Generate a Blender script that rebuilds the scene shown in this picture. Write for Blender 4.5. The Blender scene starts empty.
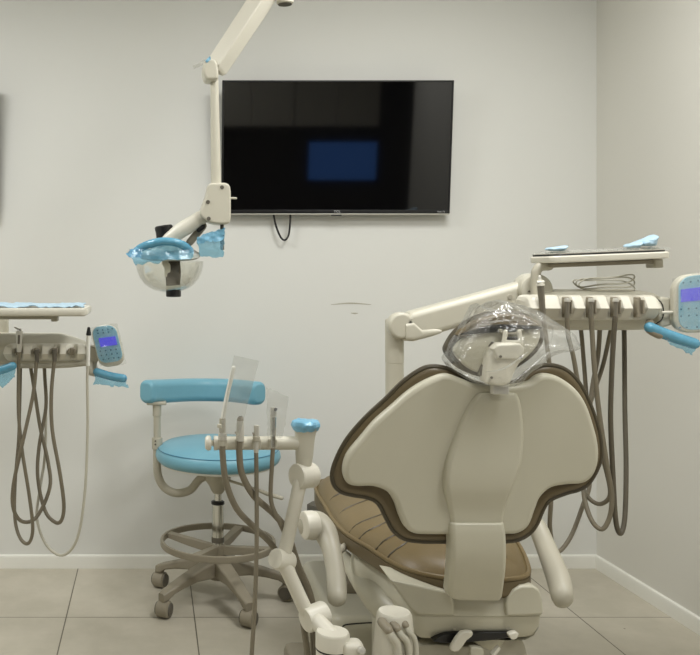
import bpy, bmesh, math, random
from mathutils import Vector, Matrix, noise
random.seed(7)
F, H, D = 900.0, 1.25, 3.755
VX, VY = 151.0, 268.0
COL = bpy.context.scene.collection
PI = math.pi
V = Vector

def P(px, py, Y):
    return V(((px - VX) * Y / F, Y, H - (py - VY) * Y / F))
def floorP(px, py):
    return P(px, py, H * F / (py - VY))

# ------------------------------------------------------------------ materials
def lin(c):
    c = c / 255.0
    return c / 12.92 if c <= 0.04045 else ((c + 0.055) / 1.055) ** 2.4
def rgb(r, g, b):
    return (lin(r), lin(g), lin(b), 1.0)

def mat(name, col, rough=0.5, var=0.06, scale=30.0, bump=0.0, metal=0.0, spec=0.5, alpha=1.0, coat=0.0, bscale=None):
    m = bpy.data.materials.new(name); m.use_nodes = True
    nt = m.node_tree; N = nt.nodes; L = nt.links
    b = N['Principled BSDF']
    b.inputs['Roughness'].default_value = rough
    b.inputs['Metallic'].default_value = metal
    b.inputs['Specular IOR Level'].default_value = spec
    b.inputs['Alpha'].default_value = alpha
    b.inputs['Coat Weight'].default_value = coat
    tc = N.new('ShaderNodeTexCoord')
    nz = N.new('ShaderNodeTexNoise'); nz.inputs['Scale'].default_value = scale; nz.inputs['Detail'].default_value = 3
    L.new(tc.outputs['Object'], nz.inputs['Vector'])
    mx = N.new('ShaderNodeMix'); mx.data_type = 'RGBA'
    c = rgb(*col)
    mx.inputs[6].default_value = tuple(x * (1 - var) for x in c[:3]) + (1,)
    mx.inputs[7].default_value = tuple(min(1, x * (1 + var)) for x in c[:3]) + (1,)
    L.new(nz.outputs['Fac'], mx.inputs[0]); L.new(mx.outputs[2], b.inputs['Base Color'])
    if bump:
        n2 = N.new('ShaderNodeTexNoise'); n2.inputs['Scale'].default_value = bscale or scale * 6; n2.inputs['Detail'].default_value = 4
        L.new(tc.outputs['Object'], n2.inputs['Vector'])
        bp = N.new('ShaderNodeBump'); bp.inputs['Strength'].default_value = bump; bp.inputs['Distance'].default_value = 0.002
        L.new(n2.outputs['Fac'], bp.inputs['Height']); L.new(bp.outputs['Normal'], b.inputs['Normal'])
    return m

def film(name, tint, base=0.08, edge=0.55, rough=0.18, diff=0.0, dcol=(230, 232, 228), bscale=40, wr=0.5):
    """thin plastic film: mostly see-through, glossy, brighter where seen edge on"""
    m = bpy.data.materials.new(name); m.use_nodes = True
    nt = m.node_tree; N = nt.nodes; L = nt.links
    N.remove(N['Principled BSDF']); out = N['Material Output']
    tr = N.new('ShaderNodeBsdfTransparent'); tr.inputs[0].default_value = tint
    gl = N.new('ShaderNodeBsdfGlossy'); gl.inputs['Roughness'].default_value = rough; gl.inputs['Color'].default_value = (.9, .9, .9, 1)
    df = N.new('ShaderNodeBsdfDiffuse'); df.inputs['Color'].default_value = rgb(*dcol)
    tl = N.new('ShaderNodeBsdfTranslucent'); tl.inputs['Color'].default_value = rgb(*dcol)
    dd = N.new('ShaderNodeMixShader'); dd.inputs[0].default_value = .35
    L.new(df.outputs[0], dd.inputs[1]); L.new(tl.outputs[0], dd.inputs[2])
    tc = N.new('ShaderNodeTexCoord'); nz = N.new('ShaderNodeTexNoise'); nz.inputs['Scale'].default_value = bscale; nz.inputs['Detail'].default_value = 3
    L.new(tc.outputs['Object'], nz.inputs['Vector'])
    bp = N.new('ShaderNodeBump'); bp.inputs['Strength'].default_value = wr; bp.inputs['Distance'].default_value = 0.01
    L.new(nz.outputs['Fac'], bp.inputs['Height'])
    L.new(bp.outputs[0], gl.inputs['Normal'])
    lw = N.new('ShaderNodeLayerWeight'); lw.inputs['Blend'].default_value = .35
    L.new(bp.outputs[0], lw.inputs['Normal'])
    mr = N.new('ShaderNodeMapRange'); mr.inputs['To Min'].default_value = base; mr.inputs['To Max'].default_value = edge
    L.new(lw.outputs['Facing'], mr.inputs['Value'])
    m1 = N.new('ShaderNodeMixShader'); m1.inputs[0].default_value = diff
    L.new(tr.outputs[0], m1.inputs[1]); L.new(dd.outputs[0], m1.inputs[2])
    m2 = N.new('ShaderNodeMixShader')
    L.new(mr.outputs[0], m2.inputs[0]); L.new(m1.outputs[0], m2.inputs[1]); L.new(gl.outputs[0], m2.inputs[2])
    L.new(m2.outputs[0], out.inputs['Surface'])
    return m

def glow(name, col, strength):
    m = bpy.data.materials.new(name); m.use_nodes = True
    b = m.node_tree.nodes['Principled BSDF']
    b.inputs['Base Color'].default_value = rgb(*[c * .4 for c in col]); b.inputs['Emission Color'].default_value = rgb(*col)
    b.inputs['Emission Strength'].default_value = strength; b.inputs['Roughness'].default_value = .3
    return m

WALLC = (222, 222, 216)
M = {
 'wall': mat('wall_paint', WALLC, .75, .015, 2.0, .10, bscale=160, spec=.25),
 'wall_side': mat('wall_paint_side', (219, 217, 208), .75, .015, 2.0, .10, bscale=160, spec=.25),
 'white': mat('white_trim_paint', (236, 235, 226), .45, .02),
 'ceil': mat('ceiling_paint', (238, 237, 230), .9, .02),
 'dark_wall': mat('dark_back_wall', (70, 66, 60), .8, .1),
 'cream': mat('cream_plastic', (203, 199, 182), .38, .03, 12, .02),
 'chair_cream': mat('chair_shell_plastic', (194, 190, 171), .38, .03, 12, .02),
 'grip_film': mat('film_covered_grip', (92, 158, 186), .25, .22, 60, .7, bscale=90, spec=.7),
 'cream_lt': mat('pale_cream_plastic', (217, 213, 198), .36, .03, 12, .02),
 'cream_dk': mat('warm_grey_plastic', (178, 173, 156), .42, .04, 12, .02),
 'grey': mat('grey_plastic', (146, 138, 120), .45, .05, 20, .05),
 'grey_dk': mat('dark_grey_plastic', (96, 91, 80), .5, .06, 20),
 'black': mat('black_plastic', (22, 22, 22), .35, .1),
 'screen': mat('tv_screen', (7, 7, 8), .045, .0, spec=.5),
 'chrome': mat('chrome', (205, 205, 200), .14, .02, metal=1.0),
 'steel': mat('brushed_steel', (204, 201, 190), .36, .05, metal=.3),
 'gunmetal': mat('dull_dark_steel', (128, 122, 108), .35, .05, metal=.4),
 'silver': mat('silver_glint', (196, 193, 182), .35, .03, metal=.5),
 'vinyl': mat('blue_vinyl', (116, 170, 188), .38, .05, 25, .12, bscale=220),
 'brown_shaded': mat('shaded_olive_leather', (104, 91, 65), .42, .10, 14, .12, bscale=120),  # same olive leather, shade put into the colour as a darker tone
 'brown': mat('olive_brown_leather', (119, 102, 68), .42, .10, 14, .15, bscale=120),
 'brown_dk': mat('dark_brown_leather', (72, 64, 46), .42, .10, 14, .12, bscale=120),
 'hose': mat('taupe_hose', (122, 114, 96), .5, .08, 40),
 'hose_dk': mat('dark_taupe_hose', (92, 85, 70), .5, .08, 40),
 'hose_lt': mat('pale_hose', (192, 188, 172), .45, .05, 40),
 'blue_film': mat('blue_barrier_film', (120, 178, 206), .28, .25, 60, .8, bscale=110, spec=.7),
 'pad_film': mat('keypad_film', (146, 200, 222), .3, .18, 60, .6, bscale=90, spec=.6),
 'blue_film_pale': mat('pale_blue_wrap', (176, 206, 224), .35, .16, 60, .7, bscale=120),
 'blue_sheer': film('sheer_blue_film', (.68, .88, .96, 1), .04, .3, .25, .24, (160, 210, 232), 60),
 'clear': film('clear_plastic', (.97, .97, .96, 1), .03, .45, .12, .05),
 'bag': film('clear_bag_plastic', (.98, .98, .97, 1), .035, .5, .2, .05, (225, 226, 222), 55, .8),
 'sleeve': film('clear_sleeve_plastic', (.97, .97, .96, 1), .02, .25, .22, .13, (228, 229, 226), 40, .6),
 'shield': film('clear_lamp_shield', (.98, .98, .96, 1), .01, .6, .06, .01, (215, 212, 200), 3, .1),
 'reflector': mat('lamp_reflector', (200, 200, 190), .25, .03, metal=.3),
 'display': glow('display_violet', (86, 84, 236), .85),
 'monitor': glow('monitor_blue', (70, 120, 196), 2.6),
 'ink': mat('white_print', (205, 205, 205), .5, 0),
 'button': mat('teal_button', (56, 118, 146), .5, .05),
 'scuff': mat('wall_scuff', (176, 172, 154), .8, .05),
 'diffuser': glow('light_diffuser', (255, 252, 240), 1.0),
}

def floor_material():
    m = bpy.data.materials.new('floor_tiles'); m.use_nodes = True
    nt = m.node_tree; N = nt.nodes; L = nt.links; b = N['Principled BSDF']
    g = N.new('ShaderNodeTexCoord'); sx = N.new('ShaderNodeSeparateXYZ'); L.new(g.outputs['Object'], sx.inputs[0])
    def mth(op, a, bb=None):
        n = N.new('ShaderNodeMath'); n.operation = op
        for i, v in enumerate((a, bb)):
            if v is None: continue
            if isinstance(v, (int, float)): n.inputs[i].default_value = v
            else: L.new(v, n.inputs[i])
        return n.outputs[0]
    def axis(o, o0, pitch):
        t = mth('DIVIDE', mth('SUBTRACT', o, o0), pitch)
        fr = mth('FRACT', t); idx = mth('FLOOR', t)
        dist = mth('MULTIPLY', mth('MINIMUM', fr, mth('SUBTRACT', 1.0, fr)), pitch)
        return dist, idx
    dx, ix = axis(sx.outputs[0], -.3035, .459)
    dy, iy = axis(sx.outputs[1], 3.221, .918)
    gr = mth('LESS_THAN', mth('MINIMUM', dx, mth('MULTIPLY', dy, 1.0)), .0021)
    cmb = N.new('ShaderNodeCombineXYZ'); L.new(ix, cmb.inputs[0]); L.new(iy, cmb.inputs[1])
    wn = N.new('ShaderNodeTexWhiteNoise'); L.new(cmb.outputs[0], wn.inputs['Vector'])
    n1 = N.new('ShaderNodeTexNoise'); n1.inputs['Scale'].default_value = 5; n1.inputs['Detail'].default_value = 8; n1.inputs['Roughness'].default_value = .65
    L.new(g.outputs['Object'], n1.inputs['Vector'])
    cr = N.new('ShaderNodeValToRGB')
    cr.color_ramp.elements[0].position = .3; cr.color_ramp.elements[0].color = rgb(182, 176, 159)
    cr.color_ramp.elements[1].position = .72; cr.color_ramp.elements[1].color = rgb(200, 193, 177)
    f = mth('ADD', n1.outputs['Fac'], mth('MULTIPLY', mth('SUBTRACT', wn.outputs['Value'], .5), .16))
    L.new(f, cr.inputs[0])
    # small dark specks
    vo = N.new('ShaderNodeTexVoronoi'); vo.inputs['Scale'].default_value = 5.5; L.new(g.outputs['Object'], vo.inputs['Vector'])
    sp = mth('LESS_THAN', vo.outputs['Distance'], .022)
    mx0 = N.new('ShaderNodeMix'); mx0.data_type = 'RGBA'; mx0.inputs[7].default_value = rgb(120, 112, 95)
    L.new(sp, mx0.inputs[0]); L.new(cr.outputs[0], mx0.inputs[6])
    mx = N.new('ShaderNodeMix'); mx.data_type = 'RGBA'; mx.inputs[7].default_value = rgb(98, 92, 78)
    L.new(gr, mx.inputs[0]); L.new(mx0.outputs[2], mx.inputs[6]); L.new(mx.outputs[2], b.inputs['Base Color'])
    b.inputs['Roughness'].default_value = .42; b.inputs['Specular IOR Level'].default_value = .35
    return m
M['floor'] = floor_material()

# ------------------------------------------------------------------ mesh helpers
def obj(name, bm, m, parent=None, label=None, smooth=40):
    off = V((0, 0, 0)); r = parent
    while r is not None:
        off += r.location; r = r.parent
    bmesh.ops.recalc_face_normals(bm, faces=bm.faces[:])
    bmesh.ops.translate(bm, verts=bm.verts[:], vec=-off)
    me = bpy.data.meshes.new(name); bm.to_mesh(me); bm.free()
    for p in me.polygons: p.use_smooth = True
    me.set_sharp_from_angle(angle=math.radians(smooth))
    o = bpy.data.objects.new(name, me); COL.objects.link(o)
    me.materials.append(M[m] if isinstance(m, str) else m)
    wn = o.modifiers.new('weighted_normal', 'WEIGHTED_NORMAL'); wn.keep_sharp = True; wn.weight = 50
    if parent: o.parent = parent
    if label: o['label'] = label
    return o
def thing(name, label, cat, loc, group=None):
    o = bpy.data.objects.new(name, None); COL.objects.link(o)
    o.empty_display_size = .05; o.location = loc; o['label'] = label; o['category'] = cat
    if group: o['group'] = group
    return o
def tag(o, label, cat, group=None):
    o['label'] = label; o['category'] = cat
    if group: o['group'] = group
    return o
def struct(name, bm, m, parent=None):
    o = obj(name, bm, m, parent)
    if parent is None: o['kind'] = 'structure'
    return o
def copy_tree(o, parent=None):
    c = o.copy(); COL.objects.link(c)
    if parent: c.parent = parent
    for ch in list(o.children): copy_tree(ch, c)
    return c

def cat_closed(pts, n=4):
    out = []; N = len(pts)
    for i in range(N):
        p0, p1, p2, p3 = (V(pts[(i + j - 1) % N]) for j in range(4))
        for k in range(n):
            t = k / n
            out.append(.5 * ((2 * p1) + (p2 - p0) * t + (2 * p0 - 5 * p1 + 4 * p2 - p3) * t * t + (3 * p1 - p0 - 3 * p2 + p3) * t ** 3))
    return out
def cat_open(pts, n=6):
    pts = [V(p) for p in pts]; q = [2 * pts[0] - pts[1]] + pts + [2 * pts[-1] - pts[-2]]; out = []
    for i in range(1, len(q) - 2):
        p0, p1, p2, p3 = q[i - 1:i + 3]
        for k in range(n):
            t = k / n
            out.append(.5 * ((2 * p1) + (p2 - p0) * t + (2 * p0 - 5 * p1 + 4 * p2 - p3) * t * t + (3 * p1 - p0 - 3 * p2 + p3) * t ** 3))
    out.append(pts[-1]); return out

def inset2(poly, d):
    """offset a closed 2D polygon inward by d"""
    n = len(poly); area = sum(poly[i][0] * poly[(i + 1) % n][1] - poly[(i + 1) % n][0] * poly[i][1] for i in range(n))
    sg = 1 if area > 0 else -1; out = []
    for i in range(n):
        a = V(poly[i - 1]); b = V(poly[i]); c = V(poly[(i + 1) % n])
        e1 = (b - a); e2 = (c - b)
        if e1.length < 1e-9: e1 = e2
        if e2.length < 1e-9: e2 = e1
        n1 = V((-e1.y, e1.x)).normalized() * sg; n2 = V((-e2.y, e2.x)).normalized() * sg
        m = n1 + n2
        m = m.normalized() if m.length > 1e-6 else n1
        c_ = max(.5, m.dot(n1)); out.append(b + m * (d / c_))
    return out

def skin(bm, rings, cap0=True, cap1=True, closed=True):
    vs = [[bm.verts.new(p) for p in r] for r in rings]
    n = len(vs[0])
    for a, b in zip(vs, vs[1:]):
        for i in range(n if closed else n - 1):
            j = (i + 1) % n
            bm.faces.new((a[i], a[j], b[j], b[i]))
    if cap0: bm.faces.new(vs[0][::-1])
    if cap1: bm.faces.new(vs[-1])
    return vs

def rrect(x0, x1, y0, y1, r, n=5):
    out = []
    for cx, cy, a0 in ((x1 - r, y1 - r, 0), (x0 + r, y1 - r, 90), (x0 + r, y0 + r, 180), (x1 - r, y0 + r, 270)):
        for k in range(n + 1):
            a = math.radians(a0 + 90 * k / n); out.append(V((cx + r * math.cos(a), cy + r * math.sin(a))))
    return out

def qr(r, t, n=3):
    """(inset, w) rings of a plate of thickness t with rounded edges r"""
    a = [(r - r * math.sin(k / n * PI / 2), r - r * math.cos(k / n * PI / 2)) for k in range(n + 1)]
    return a + [(i, t - w) for i, w in reversed(a)]

def plate(bm, outline, Y, thick, r=.006, k=0.0, pyc=None, sm=4, dome=0.0, cen=None, segs=3, dring=6):
    """outline in pixels at depth Y (nearest face), thickness away from the camera"""
    pts = cat_closed([V((a, b)) for a, b in outline], sm) if sm > 1 else [V((a, b)) for a, b in outline]
    if pyc is None: pyc = sum(p.y for p in pts) / len(pts)
    yy = [Y + k * (p.y - pyc) * Y / F for p in pts]
    xz = [P(p.x, p.y, y) for p, y in zip(pts, yy)]
    p2 = [V((p.x, p.z)) for p in xz]
    rings = []
    prof = qr(r, thick, segs)
    i0 = [V((q.x, y + prof[0][1], q.y)) for q, y in zip(inset2(p2, prof[0][0]), yy)]
    if dome or cen is not None:
        cp = V(cen) if cen is not None else V((sum(p.x for p in pts) / len(pts), sum(p.y for p in pts) / len(pts)))
        yc = Y + k * (cp.y - pyc) * Y / F; c = P(cp.x, cp.y, yc)
        for j in range(dring):
            t = (j + .15) / dring
            rings.append([c + (p - c) * t + V((0, -dome * (1 - t * t), 0)) for p in i0])
    for ins, w in prof:
        rings.append([V((q.x, y + w, q.y)) for q, y in zip(inset2(p2, ins), yy)])
    skin(bm, rings)
    return bm
def plate_o(name, outline, Y, thick, m, parent, **kw):
    lb = kw.pop('label', None)
    return obj(name, plate(bmesh.new(), outline, Y, thick, **kw), m, parent, lb)

def zslab(bm, outline, prof):
    """outline in plan (X,Y); prof = [(inset, z)]"""
    rings = [[V((q.x, q.y, z)) for q in inset2(outline, i)] for i, z in prof]
    skin(bm, rings); return bm

def rbox(bm, c, s, r=.004, rot=None, segs=3):
    o = rrect(-s[0] / 2, s[0] / 2, -s[1] / 2, s[1] / 2, min(r * 1.3, s[0] / 2.1, s[1] / 2.1), 4)
    R = rot.to_4x4() if rot else Matrix.Identity(4)
    rr = min(r, s[2] / 2.1)
    prof = qr(rr, s[2], segs)
    rings = [[V(c) + (R @ V((q.x, q.y, w - s[2] / 2))) for q in inset2(o, i)] for i, w in prof]
    skin(bm, rings); return bm

def frame(d):
    d = d.normalized(); u = d.orthogonal().normalized(); return u, d.cross(u)

def tube(bm, pts, r, n=10, sm=6, round_cap=True, r2=None, up=None):
    """sweep a circle (or ellipse r x r2) along the points; r may be a list per control point"""
    rs = r if isinstance(r, (list, tuple)) else [r] * len(pts)
    c4 = cat_open([V((p[0], p[1], p[2])) for p in pts], sm) if sm > 1 else [V(p) for p in pts]
    if sm > 1:
        rad = [q.x for q in cat_open([V((x, 0, 0)) for x in rs], sm)]
    else: rad = list(rs)
    dirs = []
    for i in range(len(c4)):
        a = c4[max(0, i - 1)]; b = c4[min(len(c4) - 1, i + 1)]; d = b - a
        dirs.append(d.normalized() if d.length > 1e-9 else V((0, 0, 1)))
    if up is not None:
        u = V(up) - dirs[0] * V(up).dot(dirs[0]); u.normalize()
    else: u = dirs[0].orthogonal().normalized()
    rings = []
    def ring(p, d, u, rr):
        v = d.cross(u); k = (r2 / max(rs)) if r2 else 1.0
        return [p + u * (rr * math.cos(2 * PI * j / n)) + v * (rr * k * math.sin(2 * PI * j / n)) for j in range(n)]
    for i, (p, d) in enumerate(zip(c4, dirs)):
        u = (u - d * u.dot(d)).normalized()
        if i == 0 and round_cap:
            for a in (80, 55, 28):
                rings.append(ring(p - d * rad[0] * math.sin(math.radians(a)), d, u, rad[0] * math.cos(math.radians(a))))
        rings.append(ring(p, d, u, rad[i]))
        if i == len(c4) - 1 and round_cap:
            for a in (28, 55, 80):
                rings.append(ring(p + d * rad[-1] * math.sin(math.radians(a)), d, u, rad[-1] * math.cos(math.radians(a))))
    skin(bm, rings); return bm
def tube_o(name, pts, r, m, parent, **kw):
    lb = kw.pop('label', None)
    return obj(name, tube(bmesh.new(), pts, r, **kw), m, parent, lb)

def lathe(bm, base, axis, prof, n=24):
    """prof = [(radius, t along axis)]"""
    d = V(axis).normalized(); u, v = frame(d)
    rings = [[V(base) + d * t + u * (max(r, 1e-4) * math.cos(2 * PI * j / n)) + v * (max(r, 1e-4) * math.sin(2 * PI * j / n)) for j in range(n)] for r, t in prof]
    skin(bm, rings); return bm
def cyl(bm, p0, p1, r, r1=None, b=.002, n=24):
    p0 = V(p0); p1 = V(p1); Lh = (p1 - p0).length; r1 = r if r1 is None else r1; b = min(b, Lh * .45)
    return lathe(bm, p0, p1 - p0, [(r - b, 0), (r - .3 * b, .3 * b), (r, b), (r1, Lh - b), (r1 - .3 * b, Lh - .3 * b), (r1 - b, Lh)], n)
def cyl_o(name, p0, p1, r, m, parent, r1=None, b=.002, n=24, label=None):
    return obj(name, cyl(bmesh.new(), p0, p1, r, r1, b, n), m, parent, label)

def sheet(bm, c00, c10, c11, c01, nx=14, ny=12, amp=.006, freq=22, seed=0, thick=.0012, ragged=.0, bulge=0.0):
    """a crumpled thin sheet between four corners, with a real thickness"""
    g = []
    nrm = (c10 - c00).cross(c01 - c00).normalized()
    for j in range(ny + 1):
        row = []
        for i in range(nx + 1):
            u, v = i / nx, j / ny
            p = c00 * (1 - u) * (1 - v) + c10 * u * (1 - v) + c11 * u * v + c01 * (1 - u) * v
            q = p * freq + V((seed * 3.1, seed * 1.7, seed))
            p = p + nrm * (noise.noise(q) * amp + noise.noise(q * 2.3) * amp * .6 + bulge * 4 * u * (1 - u))
            if ragged and (i in (0, nx) or j in (0, ny)):
                p = p + V((noise.noise(q * 3), 0, noise.noise(q * 3 + V((5, 5, 5))))) * ragged
            row.append(p)
        g.append(row)
    f = [[bm.verts.new(p + nrm * thick / 2) for p in r] for r in g]; k = [[bm.verts.new(p - nrm * thick / 2) for p in r] for r in g]
    for j in range(ny):
        for i in range(nx):
            bm.faces.new((f[j][i], f[j][i + 1], f[j + 1][i + 1], f[j + 1][i])); bm.faces.new((k[j][i], k[j + 1][i], k[j + 1][i + 1], k[j][i + 1]))
    for j in range(ny):
        bm.faces.new((f[j][0], f[j + 1][0], k[j + 1][0], k[j][0])); bm.faces.new((f[j][nx], k[j][nx], k[j + 1][nx], f[j + 1][nx]))
    for i in range(nx):
        bm.faces.new((f[0][i], k[0][i], k[0][i + 1], f[0][i + 1])); bm.faces.new((f[ny][i], f[ny][i + 1], k[ny][i + 1], k[ny][i]))
    return bm

def pillow(bm, outline, Y, dep_front, dep_back, cen=None, amp=0.0, freq=30, nr=12, sm=6, seed=0, k=0.0, e=.5):
    """closed puffy skin over an outline (pixels)"""
    pts = cat_closed([V(p) for p in outline], sm); n = len(pts)
    c = V(cen) if cen else V((sum(p.x for p in pts) / n, sum(p.y for p in pts) / n))
    C3 = P(c.x, c.y, Y); O = [P(p.x, p.y, Y) for p in pts]
    rings = []
    for side, dep in ((-1, dep_front), (1, dep_back)):
        seq = range(nr + 1) if side < 0 else range(nr - 1, -1, -1)
        for j in seq:
            t = max(.03, j / nr); ring = []
            for p in O:
                q = C3 + (p - C3) * t
                q = q + V((0, side * dep * max(0, 1 - t * t) ** e + k * (q.z - C3.z), 0))
                if amp:
                    s = q * freq + V((seed, seed * 2, seed * 3))
                    dv = noise.noise(s) + .6 * noise.noise(s * 2.1) + .35 * abs(noise.noise(s * 4.7))
                    q = q + V((noise.noise(s + V((9, 0, 0))) * .35, side * dv, noise.noise(s + V((0, 9, 0))) * .35)) * amp
                ring.append(q)
            rings.append(ring)
    skin(bm, rings); return bm

def crop(ox, oy, s):
    return lambda x, y, Y: P(ox + x / s, oy + y / s, Y)

# ------------------------------------------------------------------ the room
ZC = 2.62
XL, XR2, YF = -2.3, 3.3, -1.6
def quadbox(x0, x1, y0, y1, z0, z1):
    bm = bmesh.new(); c = ((x0 + x1) / 2, (y0 + y1) / 2, (z0 + z1) / 2)
    bmesh.ops.create_cube(bm, size=1, matrix=Matrix.Translation(c) @ Matrix.Diagonal((x1 - x0, y1 - y0, z1 - z0, 1))); return bm
struct('floor', quadbox(XL - .1, XR2 + .1, YF - .1, D + .1, -.08, 0), 'floor')
struct('ceiling', quadbox(XL - .1, XR2 + .1, YF - .1, D + .1, ZC, ZC + .08), 'ceil')
cx = (596.6 - VX) * D / F                                            # the corner
w = struct('wall_back', quadbox(XL - .1, cx + .04, D, D + .1, 0, ZC), 'wall')
# right wall: from the corner towards the camera, 1.6 degrees off square, ends at an opening
ang = math.atan((2.447 - 2.421) / .9)
def side_wall(th, z0, z1, y1, inner=0.0):
    t = math.tan(ang); bm = bmesh.new(); pts = []
    x_far = cx - inner; x_near = cx + t * (D - y1) - inner
    o = [V((x_far, D + .0)), V((x_near, y1)), V((x_near + th, y1)), V((x_far + th, D + .0))]
    skin(bm, [[V((q.x, q.y, z0)) for q in o], [V((q.x, q.y, z1)) for q in o]]); return bm
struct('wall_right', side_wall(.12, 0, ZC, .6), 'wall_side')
struct('wall_left', quadbox(XL - .1, XL, YF, D, 0, ZC), 'wall')
struct('wall_front', quadbox(XL, XR2, YF - .1, YF, 0, ZC), 'dark_wall')
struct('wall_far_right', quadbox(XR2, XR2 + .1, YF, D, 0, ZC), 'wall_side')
# baseboards with a sloped top
def base_back():
    bm = bmesh.new(); prof = [(0, 0), (-.013, 0), (-.013, .045), (-.009, .053), (-.004, .055), (0, .055)]
    skin(bm, [[V((x, D + a, z)) for a, z in prof] for x in (XL, cx - .0)]); return bm
struct('baseboard_back', base_back(), 'white')
def base_right():
    bm = bmesh.new(); t = math.tan(ang); prof = [(0, 0), (-.013, 0), (-.013, .045), (-.009, .053), (-.004, .055), (0, .055)]
    skin(bm, [[V((cx + t * (D - y) + a, y, z)) for a, z in prof] for y in (D - .013, .6)]); return bm
struct('baseboard_right', base_right(), 'white')
# scuffs on the back wall above the chair
def scuff(a, b, wd, mid):
    bm = bmesh.new(); pts = [P(a[0], a[1], D - .0008), P((a[0] + b[0]) / 2, (a[1] + b[1]) / 2 + mid, D - .0008), P(b[0], b[1], D - .0008)]
    return tube(bm, pts, [wd * .3, wd, wd * .3], n=6, r2=.0008, up=(0, 0, 1))
obj('scuff_mark', scuff((331, 304.5), (371, 304.5), .0028, -1.3), 'scuff', w)
obj('scuff_mark', scuff((351, 313), (358, 313.2), .003, 0.3), 'scuff', w)
# upper cabinets on the wall behind the camera (they show in the dark screen)
def wall_cabinet(x0, x1, z0, z1, label):
    t = thing('wall_cabinet', label, 'cabinet', (x0, YF + .001, z0), 'wall cabinets behind the camera')
    obj('body', rbox(bmesh.new(), ((x0 + x1) / 2, YF + .171, (z0 + z1) / 2), (x1 - x0, .338, z1 - z0), .004), 'cream_lt', t)
    h = (x1 - x0) / 2
    for k in range(2):
        obj('door', rbox(bmesh.new(), (x0 + h * (k + .5), YF + .351, (z0 + z1) / 2), (h - .006, .018, z1 - z0 - .01), .003), 'cream_lt', t)
wall_cabinet(.55, 1.35, 1.6, 2.25, 'pale wall cabinet mirrored in the left half of the dark screen')
wall_cabinet(1.36, 2.16, 1.6, 2.25, 'pale wall cabinet mirrored above the blue glow in the dark screen')
# computer monitor on the wall behind the camera, mirrored in the TV
def back_monitor():
    Lp = 3.68 + 3.68 - YF
    x = (340.5 - VX) / F * Lp; z = H + .12 * 3.68 - .084 * (3.68 - YF) + .0
    wd, hh = 67 * Lp / F, 37.5 * Lp / F
    t = thing('computer_monitor', 'monitor with a blue screen whose glow is mirrored in the middle of the television', 'monitor', (x, YF + .01, z))
    obj('housing', rbox(bmesh.new(), (x, YF + .06, z), (wd + .03, .035, hh + .03), .006), 'black', t)
    obj('mount', rbox(bmesh.new(), (x, YF + .022, z), (.12, .043, .12), .004), 'black', t)
    obj('screen', rbox(bmesh.new(), (x, YF + .0785, z), (wd, .003, hh), .001), 'monitor', t, 'lit blue screen')
back_monitor()

# ------------------------------------------------------------------ televisions
TILT = math.radians(5.8)
def text_bm(s, size, ext=.0004):
    cu = bpy.data.curves.new('t', 'FONT'); cu.body = s; cu.size = size; cu.extrude = ext; cu.align_x = 'CENTER'
    to = bpy.data.objects.new('t', cu); COL.objects.link(to)
    dg = bpy.context.evaluated_depsgraph_get(); dg.update()
    me = bpy.data.meshes.new_from_object(to.evaluated_get(dg)); bm = bmesh.new(); bm.from_mesh(me)
    bpy.data.objects.remove(to); bpy.data.meshes.remove(me); bpy.data.curves.remove(cu); return bm
def television(x0, x1, label, group):
    zb, yb = 1.474, 3.70; hh = .5395
    R = Matrix.Translation((0, yb, zb)) @ Matrix.Rotation(TILT, 4, 'X')
    t = thing('television', label, 'television', ((x0 + x1) / 2, yb, zb), group)
    def put(bm): bmesh.ops.transform(bm, matrix=R, verts=bm.verts[:]); return bm
    cxx = (x0 + x1) / 2; wd = x1 - x0
    # bezel: ring around the screen
    bm = bmesh.new(); bz = .007
    for c, s in (((cxx, .012, hh - bz / 2), (wd, .024, bz)), ((x0 + bz / 2, .012, hh / 2), (bz, .024, hh)), ((x1 - bz / 2, .012, hh / 2), (bz, .024, hh)), ((cxx, .012, .0075), (wd, .024, .015))):
        rbox(bm, c, s, .0015)
    obj('bezel', put(bm), 'black', t)
    obj('screen', put(rbox(bmesh.new(), (cxx, .0075, hh / 2 + .003), (wd - .008, .009, hh - .014), .001)), 'screen', t, 'glossy dark screen')
    obj('back_cover', put(rbox(bmesh.new(), (cxx, .031, hh / 2), (wd * .995, .015, hh * .99), .004)), 'black', t)
    obj('rear_housing', put(rbox(bmesh.new(), (cxx, .0425, hh * .34), (wd * .8, .012, hh * .5), .008)), 'black', t)
    obj('glint_strip', put(rbox(bmesh.new(), (cxx, .013, -.0025), (wd * .998, .024, .006), .0015)), 'silver', t, 'silver strip painted as light caught on the lower bezel')  # bright strip painted in for light on the bezel underside
    obj('sensor', put(rbox(bmesh.new(), (cxx + .004, .006, -.0075), (.042, .012, .005), .0015)), 'black', t)
    b1 = text_bm('TCL', .0125); bmesh.ops.transform(b1, matrix=Matrix.Translation((cxx + .006, -.0006, .0042)) @ Matrix.Rotation(PI / 2, 4, 'X') @ Matrix.Diagonal((1.25, 1, 1, 1)), verts=b1.verts[:])
    obj('logo', put(b1), 'ink', t, 'white letters TCL')
    b2 = text_bm('Roku TV', .0085); bmesh.ops.transform(b2, matrix=Matrix.Translation((x1 - .036, -.0006, .0048)) @ Matrix.Rotation(PI / 2, 4, 'X'), verts=b2.verts[:])
    obj('logo', put(b2), 'ink', t, 'white letters Roku TV')
    # bracket to the wall
    bm = bmesh.new()
    rbox(bm, (cxx, D - .008, zb + .27), (.34, .012, .2), .003)
    for sx in (-.1, .1): rbox(bm, (cxx + sx, D - .024, zb + .27), (.02, .026, .16), .003)
    obj('wall_bracket', bm, 'black', t)
    return t
tv = television(.2895, 1.2285, 'large black flat television hanging on the wall behind the dental chair', 'wall televisions')
c = crop(215, 70, 2.8)
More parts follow.
